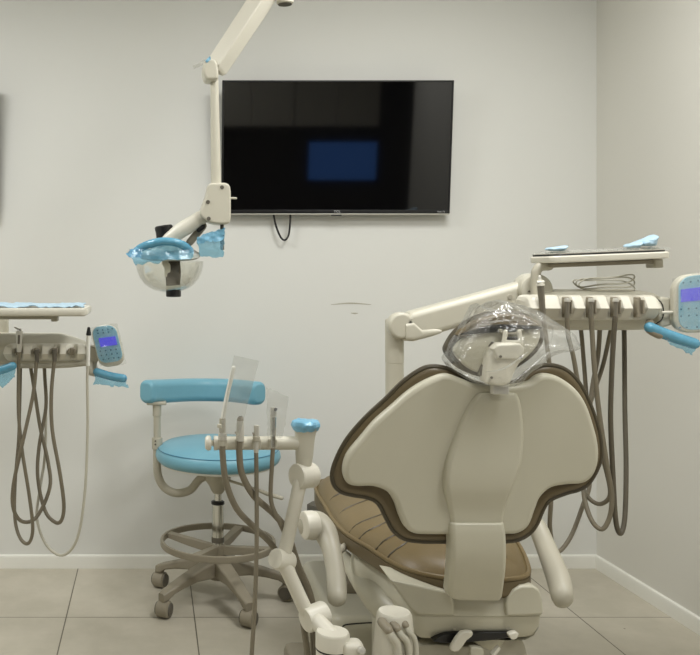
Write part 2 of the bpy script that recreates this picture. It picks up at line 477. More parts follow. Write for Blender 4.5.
tube_o('power_cable', [c(x, y, D - .03) for x, y in ((160, 380), (165, 410), (172, 440), (184, 468), (196, 476), (206, 462), (210, 430), (211, 400), (211, 378))], .0042, 'black', tv, n=8)
t2 = television(-.638 - .939, -.638, 'black flat television on the wall left of the frame, known by its shadow', 'wall televisions')

# ------------------------------------------------------------------ operatory light
YL = 2.8
def operatory_light():
    t = thing('dental_lamp', 'ceiling mounted dental lamp with a jointed cream arm and a clear bowl shield', 'lamp', P(285, 5, YL) + V((0, 0, ZC - P(285, 5, YL).z)))
    top = P(285, 4.5, YL)
    bm = bmesh.new(); lathe(bm, top, (0, 0, 1), [(.010, .003), (.022, .001), (.026, .004), (.027, .010), (.024, .016), (.024, ZC - top.z - .03), (.07, ZC - top.z - .028), (.07, ZC - top.z - .001)], 28)
    obj('ceiling_post', bm, 'cream', t)
    obj('post_cap', lathe(bmesh.new(), top + V((0, 0, -.002)), (0, 0, 1), [(.008, 0), (.021, .001), (.0225, .004), (.02, .006)], 24), 'grey_dk', t, 'dark disc under the post')
    # boom arm: four sided, one edge towards the camera
    a, b = P(217, 67, YL), P(291, -45, YL)
    d = (b - a).normalized(); ny = V((0, 1, 0)); s = d.cross(ny).normalized()
    def ring(p, k):
        q = rrect(-.036 * k, .036 * k, -.036 * k, .036 * k, .009, 3); out = []
        ca, sa = math.cos(math.radians(38)), math.sin(math.radians(38))
        return [p + s * (u.x * ca - u.y * sa) * .82 + ny * (u.x * sa + u.y * ca) for u in q]
    bm = bmesh.new(); skin(bm, [ring(a - d * .012, .8), ring(a, .95), ring(a + (b - a) * .5, 1.0), ring(b, 1.0)])
    obj('boom_arm', bm, 'cream_lt', t, smooth=30)
    cyl_o('pivot_collar', b + V((0, 0, -.045)), b + V((0, 0, .05)), .045, 'cream_lt', t, b=.008)
    e = plate_o('elbow', [(204.5, 61), (213, 59), (217, 62), (218.5, 70), (218, 78), (212, 79.5), (206, 78.5), (203, 71)], YL - .045, .08, 'cream', t, r=.008)
    obj('barrier_film', sheet(bmesh.new(), P(193, 66.5, YL - .03), P(210, 57, YL - .03), P(211.5, 60, YL - .02), P(194, 69, YL - .02), 8, 4, .004, 40, 3), 'sleeve', t, 'clear plastic scrap')
    obj('film_strip', sheet(bmesh.new(), P(205, 61, YL - .047), P(210, 56, YL - .047), P(211, 59, YL - .045), P(207, 63, YL - .045), 6, 4, .003, 60, 9), 'blue_film', t, 'pale blue film scrap')
    cyl_o('drop_pole', P(214.3, 76, YL), P(216.2, 186, YL), .0125, 'cream', t, r1=.016)
    box = plate_o('knuckle_box', [(209, 184), (218, 182.8), (226.5, 183), (230.5, 188), (231, 205), (230.5, 220.5), (227, 223.7), (216, 223.7), (206, 220.5), (199.8, 214), (202, 206), (206, 195)], YL - .04, .085, 'cream', t, r=.007)
    for px, py in ((222, 187.3), (208, 202), (208.7, 218.6)):
        obj('screw', lathe(bmesh.new(), P(px, py, YL - .0395), (0, -1, 0), [(.0062, 0), (.0062, .002), (.004, .0028), (.002, .002)], 14), 'grey_dk', box)
    tube_o('lock_pin', [P(229, 198, YL), P(236, 198.3, YL)], .0035, 'cream', box, sm=2)
    # arm from the knuckle to the head
    tube_o('head_arm', [P(205, 215, YL), P(193, 223, YL), P(180, 231, YL), P(168, 240, YL)], [.021, .024, .024, .020], 'cream_lt', t, r2=.02, up=(.5, 0, 1), n=16)
    tube_o('link_rod', [P(203, 226, YL + .02), P(190, 242, YL + .02)], .012, 'grey', t, sm=2)
    tube_o('pivot_bolt', [P(199, 230, YL - .005), P(203, 227, YL - .005)], .008, 'black', t, sm=2)
    lathe_b = lathe(bmesh.new(), P(165.5, 240, YL + .03), P(163.5, 226, YL + .03) - P(165.5, 240, YL + .03), [(.024, 0), (.0275, .004), (.0275, .030), (.0285, .032), (.0285, .042), (.025, .046), (.02, .046), (.018, .042)], 26)
    obj('rear_knob', lathe_b, 'black', t)
    # head
    cc = P(169.5, 262, YL); rx = 34 * YL / F
    hd = obj('lamp_head', lathe(bmesh.new(), cc + V((0, .02, .012)), (0, -.12, 1), [(.006, -.004), (rx * .84, .0), (rx * .92, .006), (rx * .9, .016), (rx * .6, .034), (rx * .25, .044), (.01, .046)], 40), 'reflector', t, 'pale round lamp body')
    prof = []
    n = 14
    for k in range(n + 1):
        a = k / n * PI / 2; prof.append((rx * (1 - .0 * k) * math.cos(a) ** .8 if k < n else .002, -.096 * math.sin(a)))
    inner = [(max(.001, r - .0025), z * .975) for r, z in reversed(prof)]
    obj('shield', lathe(bmesh.new(), cc + V((0, 0, .002)), (0, -.05, 1), prof + inner, 48), 'shield', t, 'clear plastic bowl', smooth=60)
    # bridge and lens unit in front of the reflector
    M['module'] = mat('lens_module_plastic', (62, 56, 46), .5, .08)
    br = plate_o('lens_module', [(164.5, 259), (180, 258), (181, 272), (180, 287), (166.5, 287.5)], YL - .03, .055, 'module', t, r=.004, sm=1)
    plate_o('clamp', [(162.5, 250), (166.5, 250), (168.5, 262), (170.5, 265), (170.5, 272), (167.5, 273.5), (167, 277), (164.5, 276), (164.5, 268), (162, 264)], YL - .045, .02, 'cream_lt', br, r=.002, sm=1)
    plate_o('clip', [(166, 286), (181, 285), (181, 289), (176, 290), (174.5, 288.5), (172, 290), (166, 289.5)], YL - .036, .02, 'cream', br, r=.0015, sm=1)
    k = lathe(bmesh.new(), P(173.5, 289, YL - .01), (0, 0, -1), [(.021, 0), (.0235, .002), (.0235, .019), (.024, .020), (.022, .024), (.01, .025)], 24)
    obj('front_knob', k, 'black', t)
    # curved handle in blue film
    hp = [P(x, y, YL - .06 + dz) for x, y, dz in ((136, 253, .045), (139, 249, .02), (147, 245, .0), (158, 242, -.012), (168, 241.5, -.015), (179, 243.5, -.01), (187, 248, .015), (190, 251, .04))]
    hnd = tube_o('handle', hp, .0125, 'grip_film', t, n=14, label='arched handle in blue film')
    obj('barrier_film', sheet(bmesh.new(), P(128, 251, YL - .055), P(190, 244, YL - .055), P(195, 258, YL - .075), P(136, 266, YL - .075), 22, 10, .010, 26, 2, ragged=.012, bulge=-.012), 'blue_sheer', hnd, 'blue film draped under the handle')
    obj('film_tail', sheet(bmesh.new(), P(126, 252, YL - .05), P(140, 246, YL - .058), P(142, 258, YL - .06), P(129, 257, YL - .05), 10, 8, .008, 40, 5, ragged=.008), 'blue_film', hnd)
    # rear handle, bagged in blue film
    rh = cyl_o('rear_handle', P(222, 223, YL), P(222.3, 250, YL), .006, 'grey_dk', t, n=14)
    obj('barrier_film', sheet(bmesh.new(), P(196, 238, YL - .02), P(224.5, 227.5, YL - .02), P(223.5, 257, YL - .02), P(200.5, 256.5, YL - .02), 16, 14, .007, 30, 11, ragged=.006), 'blue_sheer', rh, 'blue film hanging on the rear handle')
    obj('film_fold', sheet(bmesh.new(), P(196, 238, YL - .028), P(225, 227, YL - .028), P(223, 240, YL - .03), P(199, 243, YL - .03), 16, 8, .006, 36, 12, ragged=.006), 'blue_film', rh)
operatory_light()

# ------------------------------------------------------------------ stool
def stool():
    cxs, cys = .251, 3.378
    t = thing('dental_stool', 'blue vinyl dental stool on five casters with a curved back bolster and foot ring', 'stool', (cxs, cys, 0))
    A = [2, 74, 146, 218, 290]
    o = obj('base_hub', lathe(bmesh.new(), (cxs, cys, .085), (0, 0, 1), [(.03, 0), (.038, .004), (.042, .05), (.034, .075), (.03, .095)], 28), 'grey', t)
    for a in A:
        r = math.radians(a); d = V((math.cos(r), math.sin(r), 0)); s = V((-d.y, d.x, 0)); c = V((cxs, cys, 0))
        bm = bmesh.new(); rings = []
        for dist, zt, zb, w_ in ((.025, .162, .10, .029), (.06, .156, .10, .029), (.12, .140, .102, .026), (.18, .122, .092, .024), (.225, .106, .080, .022), (.25, .098, .064, .020), (.272, .088, .058, .016)):
            rings.append([c + d * dist + s * (q.x) + V((0, 0, q.y)) for q in rrect(-w_, w_, zb, zt, min(.007, (zt - zb) * .3), 3)])
        skin(bm, rings); leg = obj('base_leg', bm, 'grey', t)
        cyl_o('caster_socket', c + d * .258 + V((0, 0, .052)), c + d * .258 + V((0, 0, .085)), .014, 'grey', leg)
        # caster
        w0 = c + d * .26 + V((0, 0, .0315)); ax = V((math.cos(r + 1.1), math.sin(r + 1.1), 0)) if a != 218 else V((.92, -.38, 0))
        ax = V((.86, -.5, 0)) if a in (290, 146) else ax
        cs = obj('caster', lathe(bmesh.new(), w0 - ax * .025, ax, [(.008, 0), (.025, .001), (.030, .006), (.0305, .044), (.025, .049), (.008, .05)], 26), 'grey', t)
        for sg in (-1, 1):
            obj('caster_cap', lathe(bmesh.new(), w0 + ax * .0245 * sg, ax * sg, [(.024, 0), (.023, .003), (.012, .005), (.003, .0052)], 24), 'grey_dk', cs)
        cyl_o('caster_stem', w0 + V((0, 0, .015)), c + d * .26 + V((0, 0, .07)), .006, 'black', cs, n=12)
    # foot ring
    zr = .222; R = .210
    bm = bmesh.new(); rings = []
    for k in range(64):
        a = 2 * PI * k / 64; d = V((math.cos(a), math.sin(a), 0))
        rings.append([V((cxs, cys, zr)) + d * (R + q.x) + V((0, 0, q.y)) for q in rrect(-.006, .006, -.0125, .0125, .004, 2)])
    rings.append(rings[0]); skin(bm, rings, False, False); bmesh.ops.remove_doubles(bm, verts=bm.verts[:], dist=1e-5)
    fr = obj('foot_ring', bm, 'grey', t)
    obj('ring_hub', lathe(bmesh.new(), (cxs, cys, .175), (0, 0, 1), [(.026, 0), (.029, .003), (.029, .036), (.026, .04)], 26), 'grey', fr)
    for a in (-28, 62, 152, 242):
        r = math.radians(a); d = V((math.cos(r), math.sin(r), 0)); s = V((-d.y, d.x, 0)); c = V((cxs, cys, 0)); bm = bmesh.new()
        skin(bm, [[c + d * di + s * q.x + V((0, 0, q.y)) for q in rrect(-wd, wd, z0, z1, .003, 2)] for di, wd, z0, z1 in ((.024, .012, .178, .212), (.12, .015, .194, .222), (.206, .018, .213, .231))])
        obj('spoke', bm, 'grey', fr)
    # gas lift
    gl = cyl_o('gas_cylinder', (cxs, cys, .17), (cxs, cys, .365), .0225, 'chrome', t)
    obj('bellow_ring', lathe(bmesh.new(), (cxs, cys, .362), (0, 0, 1), [(.02, 0), (.025, .003), (.025, .012), (.018, .016)], 24), 'black', gl)
    obj('lower_ring', lathe(bmesh.new(), (cxs, cys, .222), (0, 0, 1), [(.0228, 0), (.0238, .003), (.0238, .017), (.0228, .02)], 24), 'grey_dk', gl)
    cyl_o('piston', (cxs, cys, .36), (cxs, cys, .43), .0145, 'chrome', gl)
    obj('seat_bracket', lathe(bmesh.new(), (cxs, cys, .405), (0, 0, 1), [(.018, 0), (.024, .008), (.034, .03), (.048, .05), (.05, .095)], 26), 'cream_dk', t)
    obj('height_lever', tube(bmesh.new(), [(cxs + .03, cys - .03, .462), (cxs + .12, cys - .10, .448), (cxs + .17, cys - .14, .437), (cxs + .215, cys - .17, .43)], [.005, .005, .008, .007], r2=.008, n=10), 'cream_dk', t)
    obj('seat_pan', lathe(bmesh.new(), (cxs, cys, .507), (0, 0, 1), [(.10, 0), (.19, .003), (.212, .010), (.213, .02), (.2, .024)], 48), 'white', t)
    st = obj('seat', lathe(bmesh.new(), (cxs, cys, .520), (0, 0, 1), [(.195, 0), (.218, .004), (.229, .014), (.234, .028), (.232, .044), (.224, .054), (.2225, .0555), (.219, .060), (.20, .071), (.15, .079), (.08, .082), (.01, .083)], 64), 'vinyl', t)
    bm = bmesh.new(); rings = []
    for k in range(64):
        a = 2 * PI * k / 64; d = V((math.cos(a), math.sin(a), 0))
        rings.append([V((cxs, cys, .5755)) + d * (.2245 + .0016 * math.cos(b)) + V((0, 0, .0016 * math.sin(b))) for b in (0, PI / 2, PI, 3 * PI / 2)])
    rings.append(rings[0]); skin(bm, rings, False, False); bmesh.ops.remove_doubles(bm, verts=bm.verts[:], dist=1e-6)
    obj('seam', bm, 'button', st)
    # support tube and post
    px0 = P(157, 440, 3.40)
    pts = [V((cxs - .02, cys, .475)), P(200, 479, 3.38), P(190, 490, 3.38), P(176, 493, 3.39), P(164, 487, 3.40), P(157.8, 474, 3.40), P(157.2, 455, 3.40), P(157.2, 444, 3.40)]
    tube_o('support_tube', pts, .0155, 'cream_dk', t, n=14)
    cyl_o('post', P(157.2, 448, 3.40), P(157, 404, 3.40), .0135, 'cream_dk', t)
    pc = cyl_o('post_clamp', P(157.2, 449, 3.40), P(157.2, 437.5, 3.40), .020, 'cream_dk', t)
    for y in (441, 444.5):
        obj('screw', lathe(bmesh.new(), P(155.4, y, 3.3805), (0, -1, 0), [(.0035, 0), (.0035, .001), (.002, .0015)], 10), 'grey_dk', pc)
    cyl_o('post_sleeve', P(157, 416, 3.40), P(157, 404, 3.40), .0165, 'cream_dk', t)
    obj('arm_plate', rbox(bmesh.new(), P(156.5, 402.8, 3.405), (.075, .05, .012), .004), 'cream_dk', t)
    # bolster: curved roll
    cpts = [P(145.5, 392, 3.37), P(152, 391.5, 3.41), P(166, 391, 3.46), P(185, 390, 3.52), P(206, 389.8, 3.555), P(228, 390.3, 3.54), P(245, 391.8, 3.48), P(254, 393, 3.43), P(260, 393.3, 3.39)]
    bm = bmesh.new(); c4 = cat_open(cpts, 6); n = len(c4); rings = []
    for i, p in enumerate(c4):
        d = (c4[min(n - 1, i + 1)] - c4[max(0, i - 1)]).normalized(); s = V((d.y, -d.x, 0)).normalized()
        e0 = min(1, (i + .35) / 4.0); e1 = min(1, (n - 1 - i + .35) / 4.0); sc = math.sqrt(max(.02, 1 - (1 - min(e0, e1)) ** 2))
        sc = .42 + .58 * sc
        hw, hh = .032 * sc, .0445 * sc
        rings.append([p + s * q.x + V((0, 0, q.y)) for q in rrect(-hw, hw, -hh, hh, .026 * sc, 6)])
    skin(bm, rings); obj('backrest', bm, 'vinyl', t, 'curved blue back bolster', smooth=70)
stool()

# ------------------------------------------------------------------ shared: keypad, handle
def keypad(t, TL, TR, BR, BL, Y, disp, rows, filmpad):
    """tilted control pad given by four pixel corners"""
    def uv(u, v):
        a = V(TL).lerp(V(TR), u); b = V(BL).lerp(V(BR), u); return a.lerp(b, v)
    out = []
    W_ = (V(TR) - V(TL)).length; H_ = (V(BL) - V(TL)).length; r = min(W_, H_) * .38
    for q in rrect(0, W_, 0, H_, r, 6):
        p = uv(q.x / W_, q.y / H_); out.append((p.x, p.y))
    kp = plate_o('keypad', out, Y, .028, 'cream', t, r=.006, sm=1)
    f = []
    for q in rrect(filmpad[0], W_ - filmpad[1], filmpad[2], H_ - filmpad[3], r * .8, 6):
        p = uv(q.x / W_, q.y / H_); f.append((p.x, p.y))
    plate_o('barrier_film', f, Y - .003, .0035, 'pad_film', kp, r=.001, sm=1, label='blue film over the keypad')
    a, b = disp
    d = [uv(*q) for q in ((a[0], a[1]), (b[0], a[1]), (b[0], b[1]), (a[0], b[1]))]
    plate_o('display', [(q.x, q.y) for q in d], Y - .0055, .003, 'display', kp, r=.0005, sm=1, label='lit violet display')
    for v, us in rows:
        for u in us:
            p = uv(u, v)
            if p.x < 712:
                obj('button', lathe(bmesh.new(), P(p.x, p.y, Y - .002), (0, -1, 0), [(.0025, 0), (.0025, .002), (.0018, .0026)], 10), 'button', kp)
    s = [uv(*q) for q in ((-.08, .02), (1.06, -.02), (1.02, 1.0), (.05, .95))]
    obj('clear_overlay', sheet(bmesh.new(), *[P(q.x, q.y, Y - .011) for q in s], 12, 14, .004, 34, int(TL[0]), ragged=.004, thick=.0006), 'clear', kp, 'clear film over the pad')
    return kp

def fascia(t, x0, x1, z0, z1, yf, holders, depth=.05, tilt=.02, name='holder_block'):
    """front of a delivery head: chunky facets between handpiece slots; holders = list of X"""
    bm = bmesh.new(); nx, nz = 96, 14; fr = []
    pitch = holders[1] - holders[0]
    for j in range(nz + 1):
        v = j / nz; row = []
        for i in range(nx + 1):
            u = i / nx; x = x0 + (x1 - x0) * u
            dmin = min(abs(x - h) for h in holders) / (pitch / 2)
            facet = max(0, min(1, (dmin - .16) / .45)) * (v / .5 if v < .5 else 1 - (v - .5) * .7)
            e = min(u, 1 - u) * (x1 - x0); rr = .022
            edge = 0 if e > rr else (rr - math.sqrt(max(0, rr * rr - (rr - e) ** 2)))
            ez = min(v, 1 - v) * (z1 - z0); rz = .010
            edgez = 0 if ez > rz else (rz - math.sqrt(max(0, rz * rz - (rz - ez) ** 2)))
            y = yf + .026 - .042 * facet + edge * .9 + edgez + tilt * v
            zz = z0 + (z1 - z0) * v
            # rounded corner in silhouette
            if e < rr:
                k = rr - e; cut = rr - math.sqrt(max(0, rr * rr - k * k)); zz = z0 + cut * .7 + (z1 - z0 - 1.4 * cut) * v
            row.append(V((x, y, zz)))
        fr.append(row)
    fv = [[bm.verts.new(p) for p in r] for r in fr]
    bv = [[bm.verts.new(V((p.x, yf + depth + tilt, p.z))) for p in r] for r in fr]
    for j in range(nz):
        for i in range(nx):
            bm.faces.new((fv[j][i], fv[j][i + 1], fv[j + 1][i + 1], fv[j + 1][i])); bm.faces.new((bv[j][i], bv[j + 1][i], bv[j + 1][i + 1], bv[j][i + 1]))
    for j in range(nz):
        bm.faces.new((fv[j][0], fv[j + 1][0], bv[j + 1][0], bv[j][0])); bm.faces.new((fv[j][nx], bv[j][nx], bv[j + 1][nx], fv[j + 1][nx]))
    for i in range(nx):
        bm.faces.new((fv[0][i], bv[0][i], bv[0][i + 1], fv[0][i + 1])); bm.faces.new((fv[nz][i], fv[nz][i + 1], bv[nz][i + 1], bv[nz][i]))
    return obj(name, bm, 'cream_lt', t, smooth=22)
def holder_clip(t, x, y, z0, z1):
    """a U shaped slot that carries one handpiece"""
    bm = bmesh.new(); zc = (z0 + z1) / 2; h = z1 - z0
    rbox(bm, (x, y + .018, zc - .002), (.014, .018, h * 1.5), .003)
    for sg in (-1, 1): rbox(bm, (x + sg * .0085, y + .008, zc), (.004, .022, h), .0015)
    return obj('holder', bm, 'grey', t)

def instrument(name, label, cat, group, parts, hose, hr, hm='hose'):
    t = thing(name, label, cat, parts[0][1], group)
    for nm, *rest in parts:
        p0, p1, r0, r1, m = rest; cyl_o(nm, p0, p1, r0, m, t, r1=r1, n=16)
    tube_o('hose', hose, hr, hm, t, n=10)
    return t

# ------------------------------------------------------------------ left delivery unit
def left_unit():
    Y = 2.72
    xr = (86 - VX) * Y / F; xl = xr - .40
    t = thing('delivery_unit', 'dental delivery unit at the left edge, cut by the frame, with a blue keypad', 'dental unit', ((xl + xr) / 2, 2.83, .95), 'dental delivery units')
    z = lambda py, yy: H - (py - VY) * yy / F
    o = rrect(xl, xr, 2.72, 2.98, .11, 8)
    obj('body', zslab(bmesh.new(), o, [(.05, z(368, 2.72)), (.02, z(366.5, 2.72)), (.004, z(364, 2.72)), (0, z(360, 2.72)), (.0, z(350, 2.72)), (.012, z(345.5, 2.72)), (.035, z(342, 2.74)), (.06, z(338, 2.78)), (.085, z(335, 2.81)), (.1, z(334, 2.82))]), 'cream', t, smooth=60)
    hx = [(px - VX) * 2.68 / F for px in (18, 36.5, 54.5, 72)]
    fascia(t, (2.5 - VX) * 2.68 / F, (86 - VX) * 2.68 / F, z(362, 2.68), z(345, 2.68), 2.672, hx)
    for x in hx: holder_clip(t, x, 2.668, z(354, 2.66), z(349, 2.66))
    tube_o('bottom_lip', [P(-40, 365.5, 2.70), P(10, 365.5, 2.70), P(60, 365.3, 2.70), P(88, 363, 2.70)], .0085, 'cream_dk', t)
    plate_o('end_bracket', [(84, 349), (91, 346), (97, 350), (98.5, 358), (96, 366), (98, 373), (93, 375), (88, 370), (86, 362)], 2.70, .06, 'cream_dk', t, r=.006)
    keypad(t, (90, 327), (116, 324), (126, 364.5), (99.5, 368.5), 2.68, ((.22, .29), (.86, .50)),
           [(.10, (.25, .45, .65, .82)), (.17, (.25, .45, .65)), (.60, (.18, .38, .58, .78)), (.70, (.18, .38, .58, .78)), (.80, (.22, .42, .62, .8))], (1.0, 1.0, .5, 4.5))
    h = tube_o('handle', [P(97, 372, 2.68), P(108, 375.5, 2.68), P(118, 377.5, 2.68), P(123, 378.2, 2.68)], .0125, 'grip_film', t, n=14, label='grip in blue film')
    obj('film_tail', sheet(bmesh.new(), P(95, 374, 2.672), P(126, 378, 2.672), P(127.5, 387.5, 2.672), P(94, 384.5, 2.672), 16, 8, .006, 40, 8, ragged=.007), 'blue_sheer', h, 'loose tail of blue film')
    tube_o('handle_arm', [P(90, 364, 2.70), P(90, 371, 2.69), P(95, 373, 2.685)], .011, 'cream_dk', t)
    h2 = tube_o('handle', [P(-22, 374, 2.64), P(-5, 371.5, 2.64), P(6, 368.5, 2.64), P(12.5, 366, 2.64)], .0125, 'grip_film', t, n=14, label='grip in blue film')
    obj('film_tail', sheet(bmesh.new(), P(-10, 374, 2.635), P(16, 366, 2.635), P(14.5, 377, 2.635), P(2, 389, 2.635), 12, 8, .006, 40, 4, ragged=.006), 'blue_sheer', h2, 'loose tail of blue film')
    # tray holder above
    bm = bmesh.new(); o = rrect((-70 - VX) * 2.62 / F, (87.5 - VX) * 2.62 / F, 2.60, 2.82, .02, 4)
    z0, z1 = z(316.5, 2.60), z(308.5, 2.60)
    zslab(bm, o, [(.008, z0), (.002, z0 + .003), (0, z0 + .008), (0, z1 - .005), (.003, z1), (.012, z1 + .001), (.016, z1 - .004)])
    obj('tray_holder', bm, 'cream_lt', t)
    obj('tray_bar', rbox(bmesh.new(), P(-10, 317.3, 2.72) + V((0, 0, .0)), (.39, .05, .010), .003), 'cream_dk', t)
    obj('bar_end', rbox(bmesh.new(), P(55, 318.7, 2.72), (.019, .05, .015), .003), 'cream_dk', t)
    # arm to the floor column, outside the frame
    cyl_o('support_post', ((xl + .12), 2.9, 1.04), ((xl + .12), 2.9, z0 - .008), .018, 'cream', t)
    cyl_o('column', (-.84, 2.95, .0), (-.84, 2.95, 1.0), .03, 'cream', t)
    cyl_o('foot', (-.84, 2.95, .0), (-.84, 2.95, .03), .18, 'cream', t, b=.01)
    tube_o('support_arm', [(-.84, 2.95, .985), (-.70, 2.9, .985), (xl + .05, 2.86, .985)], .025, 'cream', t)
    # paper on the tray
    zt = z1 + .003
    p = obj('tray_paper', sheet(bmesh.new(), V(((-66 - VX) * 2.62 / F, 2.614, zt)), V(((83.5 - VX) * 2.62 / F, 2.614, zt)), V(((81 - VX) * 2.62 / F, 2.80, zt + .004)), V(((-66 - VX) * 2.62 / F, 2.80, zt + .004)), 40, 16, .004, 24, 6, thick=.002, ragged=.006), 'blue_film_pale', None)
    bmv = p.data
    tag(p, 'pale blue paper liner lying on the tray at the left edge', 'paper')
    mn = min((p.matrix_world @ v.co).z for v in bmv.vertices); p.location.z += (z1 - .0035) - mn
    # instruments
    c = crop(0, 350, 3.118)
    G = 'instruments hung on the left delivery unit'
    a = instrument('air_water_syringe', 'steel air water syringe with bent tip in the left unit', 'dental instrument', G,
        [('body', P(19, 352, 2.655), P(19.4, 331, 2.655), .007, .0105, 'steel'), ('nozzle', P(19.4, 331.5, 2.655), P(20, 328.5, 2.655), .006, .0055, 'chrome'), ('tip', P(19.5, 330, 2.655), P(14.3, 327.2, 2.65), .0028, .0022, 'chrome'), ('trigger', P(19, 335, 2.645), P(18.6, 344, 2.646), .0035, .0035, 'grey_dk')],
        [P(19, 351, 2.655), c(58, 60, 2.66), c(58, 200, 2.66), c(70, 320, 2.66), c(92, 460, 2.67), c(102, 560, 2.68), c(88, 603, 2.69), c(62, 585, 2.71), c(46, 520, 2.73), c(48, 400, 2.75), c(58, 280, 2.77), c(62, 150, 2.78), c(64, 45, 2.78)], .0053)
    instrument('dental_handpiece', 'dark hose connector second from the left in the left unit', 'dental instrument', G,
        [('connector', P(37, 362, 2.66), P(37, 349.5, 2.66), .006, .0072, 'grey_dk')],
        [P(37, 361, 2.66), c(113, 45, 2.66), c(103, 140, 2.66), c(70, 290, 2.655), c(42, 420, 2.67), c(42, 495, 2.68), c(70, 535, 2.69), c(115, 520, 2.71), c(155, 430, 2.73), c(150, 350, 2.75), c(125, 240, 2.77), c(108, 130, 2.78), c(94, 45, 2.78)], .0057)
    instrument('dental_handpiece', 'dark hose connector third from the left in the left unit', 'dental instrument', G,
        [('connector', P(54.5, 362, 2.66), P(54.5, 349.5, 2.66), .006, .0072, 'grey_dk')],
        [P(54.5, 361, 2.66), c(168, 45, 2.66), c(160, 140, 2.66), c(163, 250, 2.66), c(186, 380, 2.66), c(199, 480, 2.67), c(192, 530, 2.68), c(172, 537, 2.70), c(140, 500, 2.72), c(118, 400, 2.74), c(122, 300, 2.76), c(143, 180, 2.78), c(140, 90, 2.79), c(137, 40, 2.79)], .0057)
    instrument('curing_light', 'slim white instrument with a black tip beside the left keypad', 'dental instrument', G,
        [('body', P(88, 366, 2.655), P(88.5, 335, 2.655), .0055, .0062, 'white'), ('tip', P(88.5, 335.5, 2.655), P(88.8, 327, 2.655), .0078, .0042, 'black')],
        [P(88, 364, 2.655), c(272, 100, 2.655), c(273, 250, 2.66), c(264, 450, 2.66), c(240, 590, 2.67), c(195, 640, 2.69), c(145, 608, 2.71), c(115, 525, 2.73), c(125, 430, 2.75), c(140, 330, 2.77), c(143, 200, 2.79), c(140, 45, 2.80)], .0042, 'hose_lt')
left_unit()

